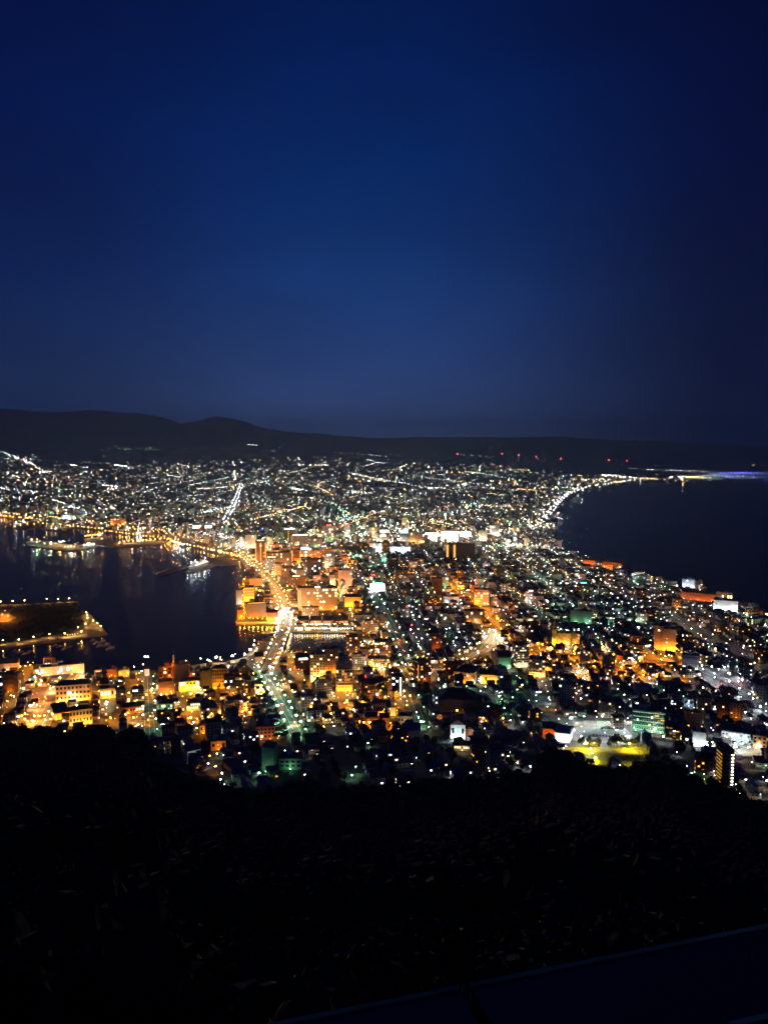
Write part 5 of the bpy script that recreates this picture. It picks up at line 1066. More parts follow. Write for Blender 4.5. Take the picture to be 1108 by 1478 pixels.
# straight streets of the far town
for k in range(60):
    px, py = random.uniform(0, 820), random.uniform(668, 775); q = G(px, py)
    if q[1] > 11500: continue
    a_ = math.radians((12 if q[0] < 0 else -20) + random.choice([0, 0, 0, 0, 90]) + random.uniform(-5, 5)); ln_ = random.uniform(300, 1300) * q[1] / 5000; c_ = random.choice(FARC); lv = random.choice([1, 2, 2]); stp = 48 * q[1] / 4500; sz_ = random.uniform(.6, 1.0) * min(2.0, q[1] / 3700)
    for j in range(int(ln_ / stp)):
        x_, y_ = q[0] + math.sin(a_) * (j * stp + random.uniform(-6, 6)), q[1] + math.cos(a_) * j * stp
        if y_ < 11500 and y_ > 2300 and not bool(is_water(x_, y_)): lamp(x_, y_, c_ if random.random() < .8 else random.choice(FARC), lv, 9000, sz_, 9)
# shop fronts and yard lamps of the amber quarters
for zi, cnt in ((0, 190), (2, 240), (3, 50), (4, 100), (5, 170), (8, 20)):
    P = np.array(ZONES[zi][0], float)
    for _ in range(cnt):
        px, py = random.uniform(P[:, 0].min(), P[:, 0].max()), random.uniform(P[:, 1].min(), P[:, 1].max())
        if not inside(P, np.array([px]), np.array([py]))[0]: continue
        q = G(px, py)
        if bool(is_water(q[0], q[1])) or min(abs(q[0] - f_[0]) + abs(q[1] - f_[1]) - f_[2] for f_ in foot) < 0: continue
        lamp(q[0], q[1], random.choice(['so', 'so', 'so', 'sy', 'ww']), random.choice([0, 1, 1, 2, 3]), random.choice([5000, 9000, 16000]), random.choice([.4, .5, .7, .95]), random.choice([3.5, 5, 6, 8]), z=q[2])
# coloured marks
for px, py, c, s in [(101, 694, 'rd', 3.4), (68, 697, 'pk', 2), (337, 697, 'rd', 2.2), (641, 733, 'rd', 2), (594, 908, 'rd', 1.3), (126, 702, 'te', 2.2), (36, 682, 'bl', 2), (379, 766, 'bl', 3), (356, 692, 'te', 2.5), (348, 748, 'gw', 1.6), (399, 687, 'rd', 2.4), (1012, 987, 'rd', .8), (1065, 987, 'rd', .9), (1040, 995, 'rd', .8), (930, 888, 'rd', 1), (642, 745, 'gw', 3), (50, 985, 'te', 1.1), (58, 981, 'te', 1.1), (86, 978, 'te', 1.1), (75, 981, 'rd', .8)]:
    lamp_px(px, py, c, 1 if c in ('rd', 'bl') else 2, 5000 if py > 800 else 30000, s, ctx='glowing among the roofs' if py > 870 else None)
# quays and piers
group_px([(313, 956), (335, 954), (354, 951.5), (362, 944.5), (366, 938)], 'ww', 3, 6200, 1.5, 8, 'on the harbour promenade')
group_px([(290, 958), (300, 960), (303, 961)], 'ww', 2, 3200, .8, 8, 'on the harbour promenade'); group_px([(210, 961), (214, 961)], 'ww', 3, 3400, 1.0, 14, 'above the octagonal kiosk')
group_px([(194, 970)], 'ww', 2, 2600, .8, 8, 'on the harbour promenade'); line_px((372, 934), (380, 932), 5, 'cw', 2, 2000, .6, 3, ctx='at the outer harbour promenade')
group_px([(2, 873), (19, 872), (36, 871), (68, 869), (84, 869), (100, 868.5)], 'sy', 2, 7000, .95, 7, 'along the far edge of the island')
group_px([(125, 889), (126, 893), (127, 897), (124, 906), (135, 901), (141, 905), (146, 909), (113, 911), (118, 917), (94, 920)], 'sy', 2, 7000, .95, 7, 'at the tip of the island'); line_px((96, 920), (114, 918), 5, 'ww so', 1, 1800, .5, 4, ctx='at the island kiosk')
group_px([(5, 930), (28, 929), (49, 925), (72, 921)], 'sy', 2, 7000, .95, 7, 'along the near edge of the island')
for px, py in [(5, 943), (49, 936), (118, 929)]: q = flat(px, py); lamp(q[0], q[1], 'sy', 2, 900, .55, 4, z=0, ctx='on a buoy beside the island')  # lamps set straight on the water surface; no float is built
group_px([(8, 888), (12, 896), (4, 893)], 'so', 1, 24000, .6, 9, 'over the orange field of the island')
# lamps of the left bay piers
group_px([(22, 762), (30, 760), (40, 758), (50, 758), (56, 755)], 'so', 2, 50000, 1.4, 6); group_px([(46, 781), (54, 781)], 'so', 2, 40000, 1.3, 6); line_px((92, 792), (110, 791), 4, 'so ww', 2, 9000, .9, 6); line_px((120, 790), (138, 787), 4, 'cw gw', 3, 9000, 1.0, 6)
line_px((122, 776), (150, 772), 8, 'so', 2, 40000, 1.3, 6); line_px((170, 785), (234, 780), 10, 'so so sy', 2, 40000, 1.3, 6); line_px((150, 768), (260, 782), 22, 'so so sy', 2, 40000, 1.1, 7, jit=1); line_px((60, 757), (150, 766), 18, 'so sy', 2, 40000, 1.1, 7, jit=1); line_px((196, 775), (212, 762), 10, 'cw ww', 2, 12000, 1.1, 9, jit=3)
line_px((240, 781), (345, 806), 22, 'so so ww', 2, 30000, 1.1, 7, jit=1); line_px((248, 784), (266, 790), 8, 'cw', 2, 12000, .9, 8, jit=1); line_px((300, 794), (350, 808), 18, 'so ww so', 2, 9000, .8, 7, jit=3)
line_px((0, 746), (60, 752), 14, 'so sy', 2, 40000, 1.2, 7, jit=1)
# curved railway platforms
for off, c in ((0, 'cw'), (4.5, 'ww'), (9, 'cw')):
    for i in range(16):
        t_ = i / 15; px = 312 + 44 * t_ - off * .6; py = 771 + 3 * t_ + 17 * t_ ** 2.2 + off * .35; lamp_px(px, py, c, 2, 7000, .75, 5)
# plaza of the bay front, basin fronts
for i in range(24): lamp_px(random.uniform(394, 420), random.uniform(880, 900), random.choice(['ww', 'cw', 'ww']), random.choice([2, 3]), 3600, .75, 7, ctx='on the bright harbour plaza')
line_px((424, 905), (503, 905), 22, 'ww ww sy cw', 2, 2600, .6, 5, ctx='along the back of the basin'); line_px((424, 911), (510, 911), 24, 'ww sy pk ww', 2, 2800, .65, 5, ctx='along the front of the basin'); line_px((426, 899), (445, 893), 10, 'cw ww', 2, 2600, .6, 5, ctx='left of the brick warehouses')
line_px((343, 897), (395, 899), 8, 'so', 1, 26000, .7, 7, ctx='along the orange pier'); line_px((352, 868), (352, 896), 6, 'so', 2, 6000, .6, 5, ctx='at the outer pier halls'); line_px((345, 845), (347, 875), 5, 'so', 1, 5000, .6, 6, ctx='at the outer pier halls')
# junction blaze at the tram street, bright spots
for i in range(14): lamp_px(random.uniform(698, 728), random.uniform(912, 932), 'ww', 3, 4200, .75, 8, ctx='at the tram street junction')
for px, py in [(544, 967), (552, 969), (570, 966), (574, 967), (548, 971)]: lamp_px(px, py, 'sy', 3, 11000, .9, 7, ctx='at the blazing tram stop')
for px, py, c in [(434, 836, 'cw'), (417, 840, 'ww'), (437, 826, 'cw'), (470, 812, 'cw'), (498, 822, 'gw'), (506, 804, 'gw'), (514, 806, 'te'), (520, 807, 'gw'), (704, 803, 'cw'), (710, 795, 'ye'), (697, 797, 'ww'), (713, 798, 'ww'), (405, 845, 'ww')]:
    lamp_px(px, py, c, 3, 16000, 1.1, 9)
for i in range(12): lamp_px(566 + i * 2.9 + random.uniform(-1, 1), 812 + i * 1.7 + random.uniform(-3, 3), 'so', 1, 15000, .8, 7)
for i in range(16): t_ = i / 15; lamp_px(340 + t_ * 38, 798 + t_ * 34, 'ww', 2, 5000, .7, 4)
# school yard, car park and yellow field floodlights
for px, py in [(822, 1052), (830, 1044), (842, 1072), (872, 1074), (900, 1074), (914, 1066), (905, 1052), (816, 1066), (860, 1050), (888, 1046)]: lamp_px(px, py, 'cw', 1, 30000, .5, 12, ctx='round the white car yard')
for px, py in [(845, 1083), (909, 1083)]: lamp_px(px, py, 'ye', 3, 130000, 1.3, 7, ctx='at the top corner of the yellow field')
for px, py in [(857, 1100), (918, 1106)]: lamp_px(px, py, 'ye', 3, 24000, 1.0, 4, ctx='at the foot of the yellow field')
lamp_px(816, 1083, 'pk', 2, 1500, .6, 4, ctx='alone below the tent roofed hall')
for px, py in [(1036, 978), (1052, 985), (1030, 990), (1064, 996), (1012, 972), (1085, 1012), (1096, 1035), (1104, 1030)]: lamp_px(px, py, 'cw', 2, 7000, .7, 12, ctx='along the wide white road')
for i in range(16): lamp_px(random.uniform(1054, 1096), random.uniform(1068, 1090), random.choice(['cw', 'ww', 'te', 'cw']), random.choice([1, 2]), 2600, .5, 6, ctx='in the bright right car park')
for i in range(8): lamp_px(random.uniform(1008, 1034), random.uniform(1079, 1086), 'cw', 2, 2400, .5, 6, ctx='on the lane below the white cube')
for px, py, c in [(1014, 1124, 'gw'), (1000, 1122, 'gw'), (1028, 1120, 'cw'), (1060, 1139, 'cw'), (1075, 1133, 'ww'), (1083, 1146, 'ww'), (1098, 1155, 'cw'), (990, 1112, 'cw'), (1104, 1112, 'gw'), (1100, 1128, 'cw'), (976, 1092, 'cw'), (1030, 1127, 'gw'), (1046, 1134, 'cw')]: lamp_px(px, py, c, 1, 1200, .5, 4.5, ctx='on the path along the right hand wood')
for px, py, c in [(748, 1108, 'cw'), (764, 1112, 'cw'), (735, 1092, 'gw'), (733, 1097, 'ww'), (358, 1132, 'gw'), (352, 1137, 'gw'), (312, 1094, 'gw'), (252, 1080, 'gw'), (240, 1076, 'gw'), (300, 1108, 'cw'), (506, 1126, 'gw'), (530, 1078, 'gw'), (686, 1093, 'gw'), (649, 1121, 'cw'), (705, 1120, 'cw'), (604, 1041, 'gw'), (611, 1047, 'gw'), (601, 1033, 'gw'), (97, 1071, 'ww'), (174, 1050, 'ww')]:
    lamp_px(px, py, c, 2, 1000, .55, 4, ctx='at the edge of the black wood')
for px, py in [(658, 1034), (698, 1045), (726, 1046), (792, 1058), (797, 1062), (526, 1052), (500, 1021), (525, 1016), (555, 1014), (591, 1012), (637, 1006), (449, 1028), (421, 1004), (467, 1058)]: lamp_px(px, py, 'so', 2, 11000, .95, 7, ctx='among dark roofs of the lower town')
for px, py in [(32, 1040), (37, 1046), (9, 1050), (18, 1052), (66, 1046), (70, 1034), (76, 1028), (64, 1040), (75, 1038), (56, 1040), (90, 1038), (50, 1022), (17, 1010), (30, 968), (31, 990), (73, 1000), (104, 979), (114, 976)]: lamp_px(px, py, random.choice(['so', 'ww', 'sy']), 2, 9000, .8, 6, ctx='around the orange plaza')
for px, py in [(560, 905), (556, 898)]: lamp_px(px, py, 'gw', 2, 2500, .7)

def edw(x, y):
    return min(float(edist(P, np.array([x]), np.array([y]))[0]) for P in WATERS)
# ------------------------------------------------------------ build them: 300 nearest of their own, the others as one mass
print('lamps', len(LAMPS))
def screen_size(l): return math.hypot(l[0], l[1]) / (.6 + l[7])
vis = []
for l in LAMPS:
    px, py = proj(l[0], l[1], l[2] + l[3]); l.append(px); l.append(py)
inview = [l for l in LAMPS if -2 < l[9] < 1110]; off = [l for l in LAMPS if not (-2 < l[9] < 1110)]
inview.sort(key=screen_size); own, mass = inview[:300], inview[300:] + off
M_pole = mat('lamp_pole', (.14, .14, .15), .5, metal=.6)
POLE = {}; HEAD = {}
def pole_me(h):
    if h not in POLE:
        b = MB(); b.tube((0, 0, -2), (0, 0, h + .1), .11, .07, 6); b.tube((0, 0, h + .1), (.9, 0, h + .35), .06, .05, 5); b.box(0, 0, -.1, .28, .28, .5); POLE[h] = b.mesh('pole', M_pole)
    return POLE[h]
def head_me(c, lvl, s):
    s = round(s * 5) / 5; k = (c, lvl, s)
    if k not in HEAD: b = MB(); b.ball((0, 0, 0), max(s, .4) * .9, 8, 5, sz=.62); HEAD[k] = b.mesh('lamp_head', bulb_mat(c, LVL[lvl]))
    return HEAD[k]
items = []; nl = 0
SZN = {0: 'dim', 1: 'small', 2: 'bright', 3: 'dazzling'}
for l in own:
    x, y, z, h, c, lvl, pw, s, ctx, px, py = l
    low = h < 3; on_water = z < .5
    nm = 'floodlight' if low else 'street_lamp'
    o = link(nm, pole_me(h), None, (x, y, z), random.uniform(0, 6.28)); o['category'] = 'floodlight' if low else 'street lamp'; o['group'] = 'floodlights at building fronts' if low else 'street lamps of the near town'
    hd = link('lamp_head', head_me(c, lvl, s), o, (.9, 0, h + .3)); 
    sp = not low and edw(x, y) > 70; li = D.objects.new('lamp_light', light_data(c, pw * (.8 if sp else 1), sp)); COL.objects.link(li); li.parent = o; li.location = (.9, 0, h - .4 if not low else h + 1.2); nl += 1
    items.append((o, '%s %s %s' % (SZN[lvl], LNAME[c], 'floodlight' if low else 'street lamp'), ctx or anchor(px, py), px, py))
label_all(items)
arr = np.array([(l[0], l[1], l[2] + l[3] + .3, max(l[7], .4) * .9, math.hypot(l[0], l[1])) for l in mass]); keys = [(l[4], l[5]) for l in mass]
uk = sorted(set(keys)); mats = [bulb_mat(c, LVL[v]) for c, v in uk]; ki = np.array([uk.index(k) for k in keys])
an = np.arange(6) * math.pi / 3; bv = [(0, 0, -1)] + [(math.cos(a) , math.sin(a), 0) for a in an] + [(0, 0, 1)]; bv = np.array(bv); bf = [(0, 1 + (i + 1) % 6, 1 + i) for i in range(6)] + [(7, 1 + i, 1 + (i + 1) % 6) for i in range(6)]
V = arr[:, None, :3] + bv[None] * arr[:, 3][:, None, None]; Fq = (np.array(bf)[None] + (np.arange(len(arr)) * 8)[:, None, None]).reshape(-1, 3); mi = np.repeat(ki, 12)
# poles as thin posts for the nearer ones
nearm = [i for i in range(len(arr)) if arr[i, 4] < 3000]; pv = []; pf = []
for i in nearm:
    x, y, z = arr[i, :3]; a = len(pv); pv += [(x - .08, y - .08, z - mass[i][3] - 1), (x + .08, y - .08, z - mass[i][3] - 1), (x, y + .08, z - mass[i][3] - 1), (x, y, z)]; pf += [(a, a + 1, a + 3), (a + 1, a + 2, a + 3), (a + 2, a, a + 3)]
Vt = np.concatenate([V.reshape(-1, 3), np.array(pv)]); Ft = np.concatenate([Fq, np.array(pf) + V.shape[0] * 8]); mi = np.concatenate([mi, np.full(len(pf), len(mats))])
sl = link('street_lamps', mesh_np('street_lamps', Vt, Ft, mats + [M_pole], mi), kind='stuff')
# every lamp of the nearer town gives its light, farther off one in a few carries the light of its neighbours
for l in mass:
    r = math.hypot(l[0], l[1]); k = 1 if r < 2000 else (2 if r < 3200 else 4)
    if l[8] and r < 3200: k = 1
    if not (-80 < l[9] < 1190) or random.random() > 1 / k: continue
    li = D.objects.new('lamp_light', light_data(l[4], l[6] * k ** .6, l[3] >= 3 and r < 1450 and edw(l[0], l[1]) > 70)); COL.objects.link(li); li.parent = sl; li.location = (l[0], l[1], l[2] + l[3] - .6 + (1.8 if l[3] < 3 else 0)); nl += 1
print('lights', nl)
# ------------------------------------------------------------ trees
M_bark = mat('bark', (.05, .035, .025), .9)
def leaf_mat(name, c):
    return mat(name, c, .8, noise=.5, nscale=.6)
ML = {'dark green': leaf_mat('leaf_dark', (.035, .06, .022)), 'mid green': leaf_mat('leaf_mid', (.06, .10, .03)), 'olive': leaf_mat('leaf_olive', (.075, .09, .03))}
def leaf_cloud(r, n, centres, size):
    """n small leaf faces scattered through lumps (cx, cy, cz, radius)"""
    C = np.array(centres); k = r.integers(0, len(C), n); u = r.normal(size=(n, 3)); u /= np.linalg.norm(u, axis=1)[:, None]
    P = C[k, :3] + u * (C[k, 3] * (.55 + .5 * r.random(n)))[:, None] * (1, 1, .85)
    a = r.normal(size=(n, 3)); a /= np.linalg.norm(a, axis=1)[:, None]; b = np.cross(a, r.normal(size=(n, 3))); b /= np.linalg.norm(b, axis=1)[:, None]
    s = size * (.6 + .8 * r.random(n))[:, None]; a *= s; b *= s * .7
    V = np.stack([P - a, P + b, P + a, P - b], 1).reshape(-1, 3); return V, np.arange(4 * n).reshape(-1, 4)
TV = []
for v in range(9):
    r = np.random.default_rng(50 + v); kd = ['round', 'spreading', 'tall narrow'][v % 3]; cname = list(ML)[v % 3 if v < 6 else (v + 1) % 3]
    h = {'round': 9, 'spreading': 8, 'tall narrow': 12}[kd] * r.uniform(.85, 1.15); rad = {'round': 3.4, 'spreading': 4.6, 'tall narrow': 2.3}[kd]
    cs_ = [(0, 0, h * .62, rad * .75)] + [(rad * .55 * math.cos(a), rad * .55 * math.sin(a), h * r.uniform(.42, .85), rad * r.uniform(.38, .55)) for a in r.uniform(0, 6.28, 7)]
    V, Q = leaf_cloud(r, 620, cs_, .42); cr = mesh_np('crown', V, Q, [ML[cname]])
    b = MB(); b.tube((0, 0, -1.5), (0, 0, h * .5), .26, .15, 7)
    for c in cs_[1:6]: b.tube((0, 0, h * .35), (c[0] * .8, c[1] * .8, c[2]), .12, .04, 5)
    TV.append((cr, b.mesh('trunk', M_bark), kd, cname))
def add_tree(x, y, z, s, v):
    cr, tk, kd, cn = TV[v]; o = D.objects.new('tree', None); COL.objects.link(o); o.location = (x, y, z); o.rotation_euler = (0, 0, random.uniform(0, 6.28)); o.scale = (s, s, s)
    o['category'] = 'tree'; o['group'] = 'trees of the town'; link('trunk', tk, o); link('crown', cr, o); return o, kd, cn
# rows of trees along the green streets, around the island and the yellow field
def row_trees(P, n, off):
    g = Gv([a for a, b in P], [b for a, b in P])[:, :2]; C, ln = resample(g, 5); idx = np.linspace(1, len(C) - 2, n).astype(int); T = np.gradient(C, axis=0); T /= np.linalg.norm(T, axis=1)[:, None]
    for i in idx:
        for sg in (-1, 1):
            x, y = C[i] + np.array([-T[i, 1], T[i, 0]]) * off * sg; z = float(ground(x, y)); px, py = proj(x, y, z); SPEC.append((x, y, z, px, py))
SPEC = []
row_trees([(430, 1066), (414, 1036), (400, 1010), (386, 985)], 13, 10.5); row_trees([(585, 952), (574, 925), (562, 900), (548, 878)], 14, 14)
for i in range(16):
    px, py = random.uniform(836, 926), random.choice([1075.5, 1077]) + random.uniform(-1, 1); q = G(px, py); SPEC.append((q[0], q[1], q[2], px, py))
for i in range(40):
    px, py = random.uniform(600, 740), random.uniform(988, 1034); q = G(px, py)
    if not blocked(q[0], q[1], 4): SPEC.append((q[0], q[1], q[2], px, py))
T_all = [(t_, math.hypot(t_[0], t_[1])) for t_ in TREES if not blocked(t_[0], t_[1], 2)]
T_all.sort(key=lambda q: q[1]); spec = SPEC[:]
ownT = spec + [t_ for t_, r in T_all[:max(0, 300 - len(spec))]]; restT = [t_ for t_, r in T_all[max(0, 300 - len(spec)):]]
items = []
for t_ in ownT:
    v = random.randrange(9); o, kd, cn = add_tree(t_[0], t_[1], t_[2] - .1, random.uniform(.75, 1.25), v); items.append((o, '%s %s tree' % (kd, cn), anchor(t_[3], t_[4]), t_[3], t_[4]))
label_all(items)
# the other trees of the town, one mass
def tree_mass(name, pts, n_leaf, size, mats):
    VV, QQ, MM = [], [], []; k = 0
    r = np.random.default_rng(3)
    base = [leaf_cloud(r, n_leaf, [(0, 0, 6, 2.6)] + [(2.2 * math.cos(a), 2.2 * math.sin(a), r.uniform(3.5, 8), 1.7) for a in r.uniform(0, 6.28, 6)], size)[0] for _ in range(6)]
    for j, (x, y, z, s) in enumerate(pts):
        V = base[j % 6]; a = r.uniform(0, 6.28); c, q = math.cos(a) * s, math.sin(a) * s
        VV.append(np.stack([x + V[:, 0] * c - V[:, 1] * q, y + V[:, 0] * q + V[:, 1] * c, z + V[:, 2] * s], 1)); MM.append(np.full(n_leaf, j % len(mats)))
    V = np.concatenate(VV); return link(name, mesh_np(name, V, np.arange(len(V)).reshape(-1, 4), mats, np.concatenate(MM)), kind='stuff')
tree_mass('town_trees', [(t_[0], t_[1], t_[2], random.uniform(.8, 1.4)) for t_ in restT], 60, 1.1, list(ML.values()))
# trees of the island park, over its dark lawn
isl = gpoly(PIERS['island']); ip = gpoly([(-150, 881), (0, 877), (112, 871), (118, 886), (122, 908), (110, 915), (88, 917), (0, 932), (-150, 950)])
b = MB(); b.prism([tuple(q) for q in ip], GZ, GZ + .12); link('park_lawn', b.mesh('park_lawn', M_lawn), kind='structure')
b = MB(); b.prism([tuple(q) for q in gpoly([(-60, 885), (4, 881), (20, 880), (14, 888), (24, 893), (12, 899), (-60, 905)])], GZ + .12, GZ + .2); link('field', b.mesh('field', M_sand), kind='structure')
pts = []
for i in range(900):
    px, py = random.uniform(-100, 122), random.uniform(873, 932); q = flat(px, py, GZ)
    if inside(ip, np.array([q[0]]), np.array([q[1]]))[0] and (px > 28 or py > 912 or py < 880): pts.append((q[0], q[1], GZ, random.uniform(.5, .85)))
tree_mass('island_trees', pts[:420], 60, 1.0, list(ML.values()))

# ------------------------------------------------------------ the wood on the mountain side
r = np.random.default_rng(11)
n = 15000; az = r.uniform(-.66, .66, n); Rb = rbound(az); rad = np.sqrt(r.random(n)) * (Rb + 6); ok = rad > 26
az, rad, Rb = az[ok], rad[ok], Rb[ok]; X, Y = rad * np.sin(az), rad * np.cos(az); Z = ground(X, Y)
s = r.uniform(.75, 1.35, len(X)) * np.where(rad < 120, .5, 1.0)
edge = (rad > Rb - 45) | (rad < 170)
def lump(seed):
    q = np.random.default_rng(seed); b = MB(); b.ball((0, 0, 0), 1, 9, 7); V = np.array(b.v)
    f = 1 + .28 * np.sin(V[:, 0] * 5 + seed) * np.cos(V[:, 1] * 4.3 - seed) + .06 * q.normal(size=len(V)); V = V * f[:, None]
    T = []
    for f_ in b.f: T += [(f_[0], f_[i], f_[i + 1]) for i in range(1, len(f_) - 1)]
    return V, np.array(T)
LM = [lump(i) for i in range(6)]; VV, TT, k = [], [], 0
for j in np.where(~edge | (r.random(len(X)) < .9))[0]:
    V, T = LM[j % 6]; w, h = 4.1 * s[j], 5.6 * s[j] * (.8 if edge[j] else 1)
    VV.append(np.stack([X[j] + V[:, 0] * w, Y[j] + V[:, 1] * w, Z[j] + h * .9 + V[:, 2] * h], 1)); TT.append(T + k); k += len(V)
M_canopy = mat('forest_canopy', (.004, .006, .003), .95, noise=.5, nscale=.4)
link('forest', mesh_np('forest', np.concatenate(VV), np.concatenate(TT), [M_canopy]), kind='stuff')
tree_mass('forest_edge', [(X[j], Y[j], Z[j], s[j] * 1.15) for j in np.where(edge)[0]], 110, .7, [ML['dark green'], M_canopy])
print('forest lumps', len(VV), 'edge', edge.sum())
# ------------------------------------------------------------ ship at the quay
M_hull = mat('hull_white', (.6, .6, .58), .4); M_hullb = mat('hull_blue', (.03, .05, .12), .4); M_deck = mat('ship_deck', (.2, .17, .12), .8); M_boat = mat('boat_white', (.55, .55, .53), .5)
def hull_mesh(Ln, Wd, Ht, mats, name='hull'):
    st = [(-.5, .75, 1), (-.3, 1, .95), (0, 1, .9), (.25, .9, .95), (.4, .5, 1.08), (.5, .04, 1.2)]; b = MB(); V = []
    for u, w, h in st: V += [(u * Ln, -w * Wd / 2, Ht * h), (u * Ln, -w * Wd * .36, -Ht * .3), (u * Ln, w * Wd * .36, -Ht * .3), (u * Ln, w * Wd / 2, Ht * h)]
    Fs = []
    for i in range(len(st) - 1): a = i * 4; Fs += [(a, a + 4, a + 5, a + 1), (a + 1, a + 5, a + 6, a + 2), (a + 2, a + 6, a + 7, a + 3), (a + 3, a + 7, a + 4, a)]
    n = (len(st) - 1) * 4; Fs += [(3, 2, 1, 0), (n, n + 1, n + 2, n + 3)]; b.add(V, Fs); return b.mesh(name, *mats)
a, q = flat(272, 824), flat(310, 811); u = q - a; Ls = min(float(np.hypot(*u)) * 1.0, 160); mid = (a + q) / 2
ship = D.objects.new('ferry_ship', None); COL.objects.link(ship); ship.location = (mid[0] - 8, mid[1] - 10, 0); ship.rotation_euler = (0, 0, math.atan2(-u[1], -u[0])); ship['label'] = 'white lit museum ferry with blue hull band moored at the dark jetty'; ship['category'] = 'ship'
Ls = 118
link('hull', hull_mesh(Ls, 17, 8, [M_hull]), ship)
b = MB(); b.box(-4, 0, 8, Ls * .34, 7.6, 3.2); b.box(-4, 0, 11.2, Ls * .3, 6.8, 3.0); b.box(22, 0, 14.2, 8, 6.4, 3.2); link('superstructure', b.mesh('superstructure', M_hull), ship)
b = MB(); b.taper(-12, 0, 14.2, 4, 3, 8, .8, .8); link('funnel', b.mesh('funnel', MW['brick']), ship)
for x in (26, -30):
    b = MB(); b.tube((x, 0, 12), (x, 0, 32), .5, .2); b.tube((x, -3, 26), (x, 3, 26), .15); link('mast', b.mesh('mast', M_frame), ship)
b = MB(); b.box(-4, 7.65, 9.2, Ls * .33, .08, 1.0); b.box(-4, -7.65, 9.2, Ls * .33, .08, 1.0); link('cabin_windows', b.mesh('cabin_windows', WIN['hot']), ship)
ca, sa = math.cos(ship.rotation_euler[2]), math.sin(ship.rotation_euler[2])
for x in (-44, -14, 18, 46):
    for y in (-11, 11):
        li = D.objects.new('deck_light', light_data('cw', 4000)); COL.objects.link(li); li.parent = ship; li.location = (x, y, 19)
    b = MB(); b.ball((x, 0, 19.2 if abs(x - 22) > 9 else 20), 1.0, 8, 5); link('deck_lamp', b.mesh('deck_lamp', bulb_mat('cw', 90)), ship)
# ------------------------------------------------------------ moored boats
def boat(px, py, Ln, ang, kd, label):
    q = flat(px, py); o = D.objects.new(kd, None); COL.objects.link(o); o.location = (q[0], q[1], 0); o.rotation_euler = (0, 0, math.radians(ang)); o['label'] = label; o['category'] = 'boat'; o['group'] = 'boats moored around the harbour'
    link('hull', hull_mesh(Ln, Ln * .28, Ln * .1, [M_boat if kd != 'tug_boat' else M_hullb]), o)
    b = MB(); b.box(-Ln * .05, 0, Ln * .1, Ln * .16, Ln * .09, Ln * .1); b.box(Ln * .02, 0, Ln * .2, Ln * .08, Ln * .07, Ln * .05); link('cabin', b.mesh('cabin', M_boat), o)
    b = MB(); b.tube((Ln * .05, 0, Ln * .1), (Ln * .05, 0, Ln * (.9 if kd == 'sailing_boat' else .45)), .09, .04, 6)
    if kd == 'sailing_boat': b.tube((Ln * .05, 0, Ln * .24), (-Ln * .36, 0, Ln * .24), .06)
    link('mast', b.mesh('mast', M_frame), o)
for i, (px, py, L_, an) in enumerate([(22, 940, 13, 60), (29, 942, 15, 64), (36, 944, 12, 58), (43, 941, 14, 66), (80, 932, 13, 70), (87, 934, 15, 64), (94, 937, 14, 60), (101, 934, 12, 66)]):
    row = 'left cluster' if i < 4 else 'right cluster'; boat(px, py, L_, an, 'fishing_boat', 'small fishing boat moored below the island, %s, %s' % (row, ordinal(i % 4, 4)))
for i, (px, py, L_, an) in enumerate([(134, 925, 15, 75), (139, 929, 17, 72), (144, 933, 18, 78), (149, 926, 15, 74), (154, 931, 18, 70), (160, 936, 20, 70)]):
    boat(px, py, L_, an, 'sailing_boat', 'sailing boat with bare mast beside the island tip, ' + ordinal(i, 6))
for px, py, L_, an, lb in [(372, 937, 18, 10, 'small excursion boat at the outer harbour promenade'), (388, 914, 20, 5, 'excursion boat moored under the orange pier'), (470, 927, 16, 0, 'dark work boat lying in the middle of the basin'), (440, 922, 12, 5, 'small boat at the left end of the basin')]:
    boat(px, py, L_, an, 'excursion_boat', lb)
# ------------------------------------------------------------ cars on the white yard
M_tyre = mat('car_tyre', (.02, .02, .02), .8); CARC = {'white': (.6, .6, .6), 'silver': (.35, .36, .38), 'blue': (.05, .08, .3), 'black': (.02, .02, .02), 'red': (.3, .03, .03)}; MC = {k: mat('car_paint_' + k, v, .3, metal=.2) for k, v in CARC.items()}
def car_me(m):
    b = MB(); V = []; prof = [(-2.2, .35), (-2.25, .85), (-1.5, .95), (1.1, .95), (2.1, .8), (2.2, .35)]
    for y in (-.85, .85): V += [(x, y, z) for x, z in prof]
    b.add(V, [(0, 1, 2, 3, 4, 5), (11, 10, 9, 8, 7, 6)] + [(i, 6 + i, 6 + (i + 1) % 6, (i + 1) % 6) for i in range(6)]); [b.tube((x, y - .1, .33), (x, y + .1, .33), .33, n=10, mi=1) for x in (-1.35, 1.35) for y in (-.78, .78)]; return b.mesh('body', m, M_tyre)
CB = {k: car_me(m) for k, m in MC.items()}
b = MB(); b.taper(-.3, 0, .95, 1.45, .78, .5, .68, .85); CABIN = b.mesh('cabin', M_glass); 
CAR = []
for i in range(12): CAR.append((868 + i * 2.7, 1052.5 + i * .12, 'upper row of the white yard', random.choice(['white', 'silver', 'blue', 'blue', 'silver']), 80))
for i in range(10): CAR.append((856 + i * 4.6, 1062 + i * .45, 'lower row of the white yard', random.choice(['black', 'black', 'silver', 'blue', 'red']), 75))
for i in range(9): CAR.append((1058 + i * 3.9, 1072 + (i % 3) * 4, 'bright right car park', random.choice(['white', 'silver', 'black', 'red']), 40))
items = []
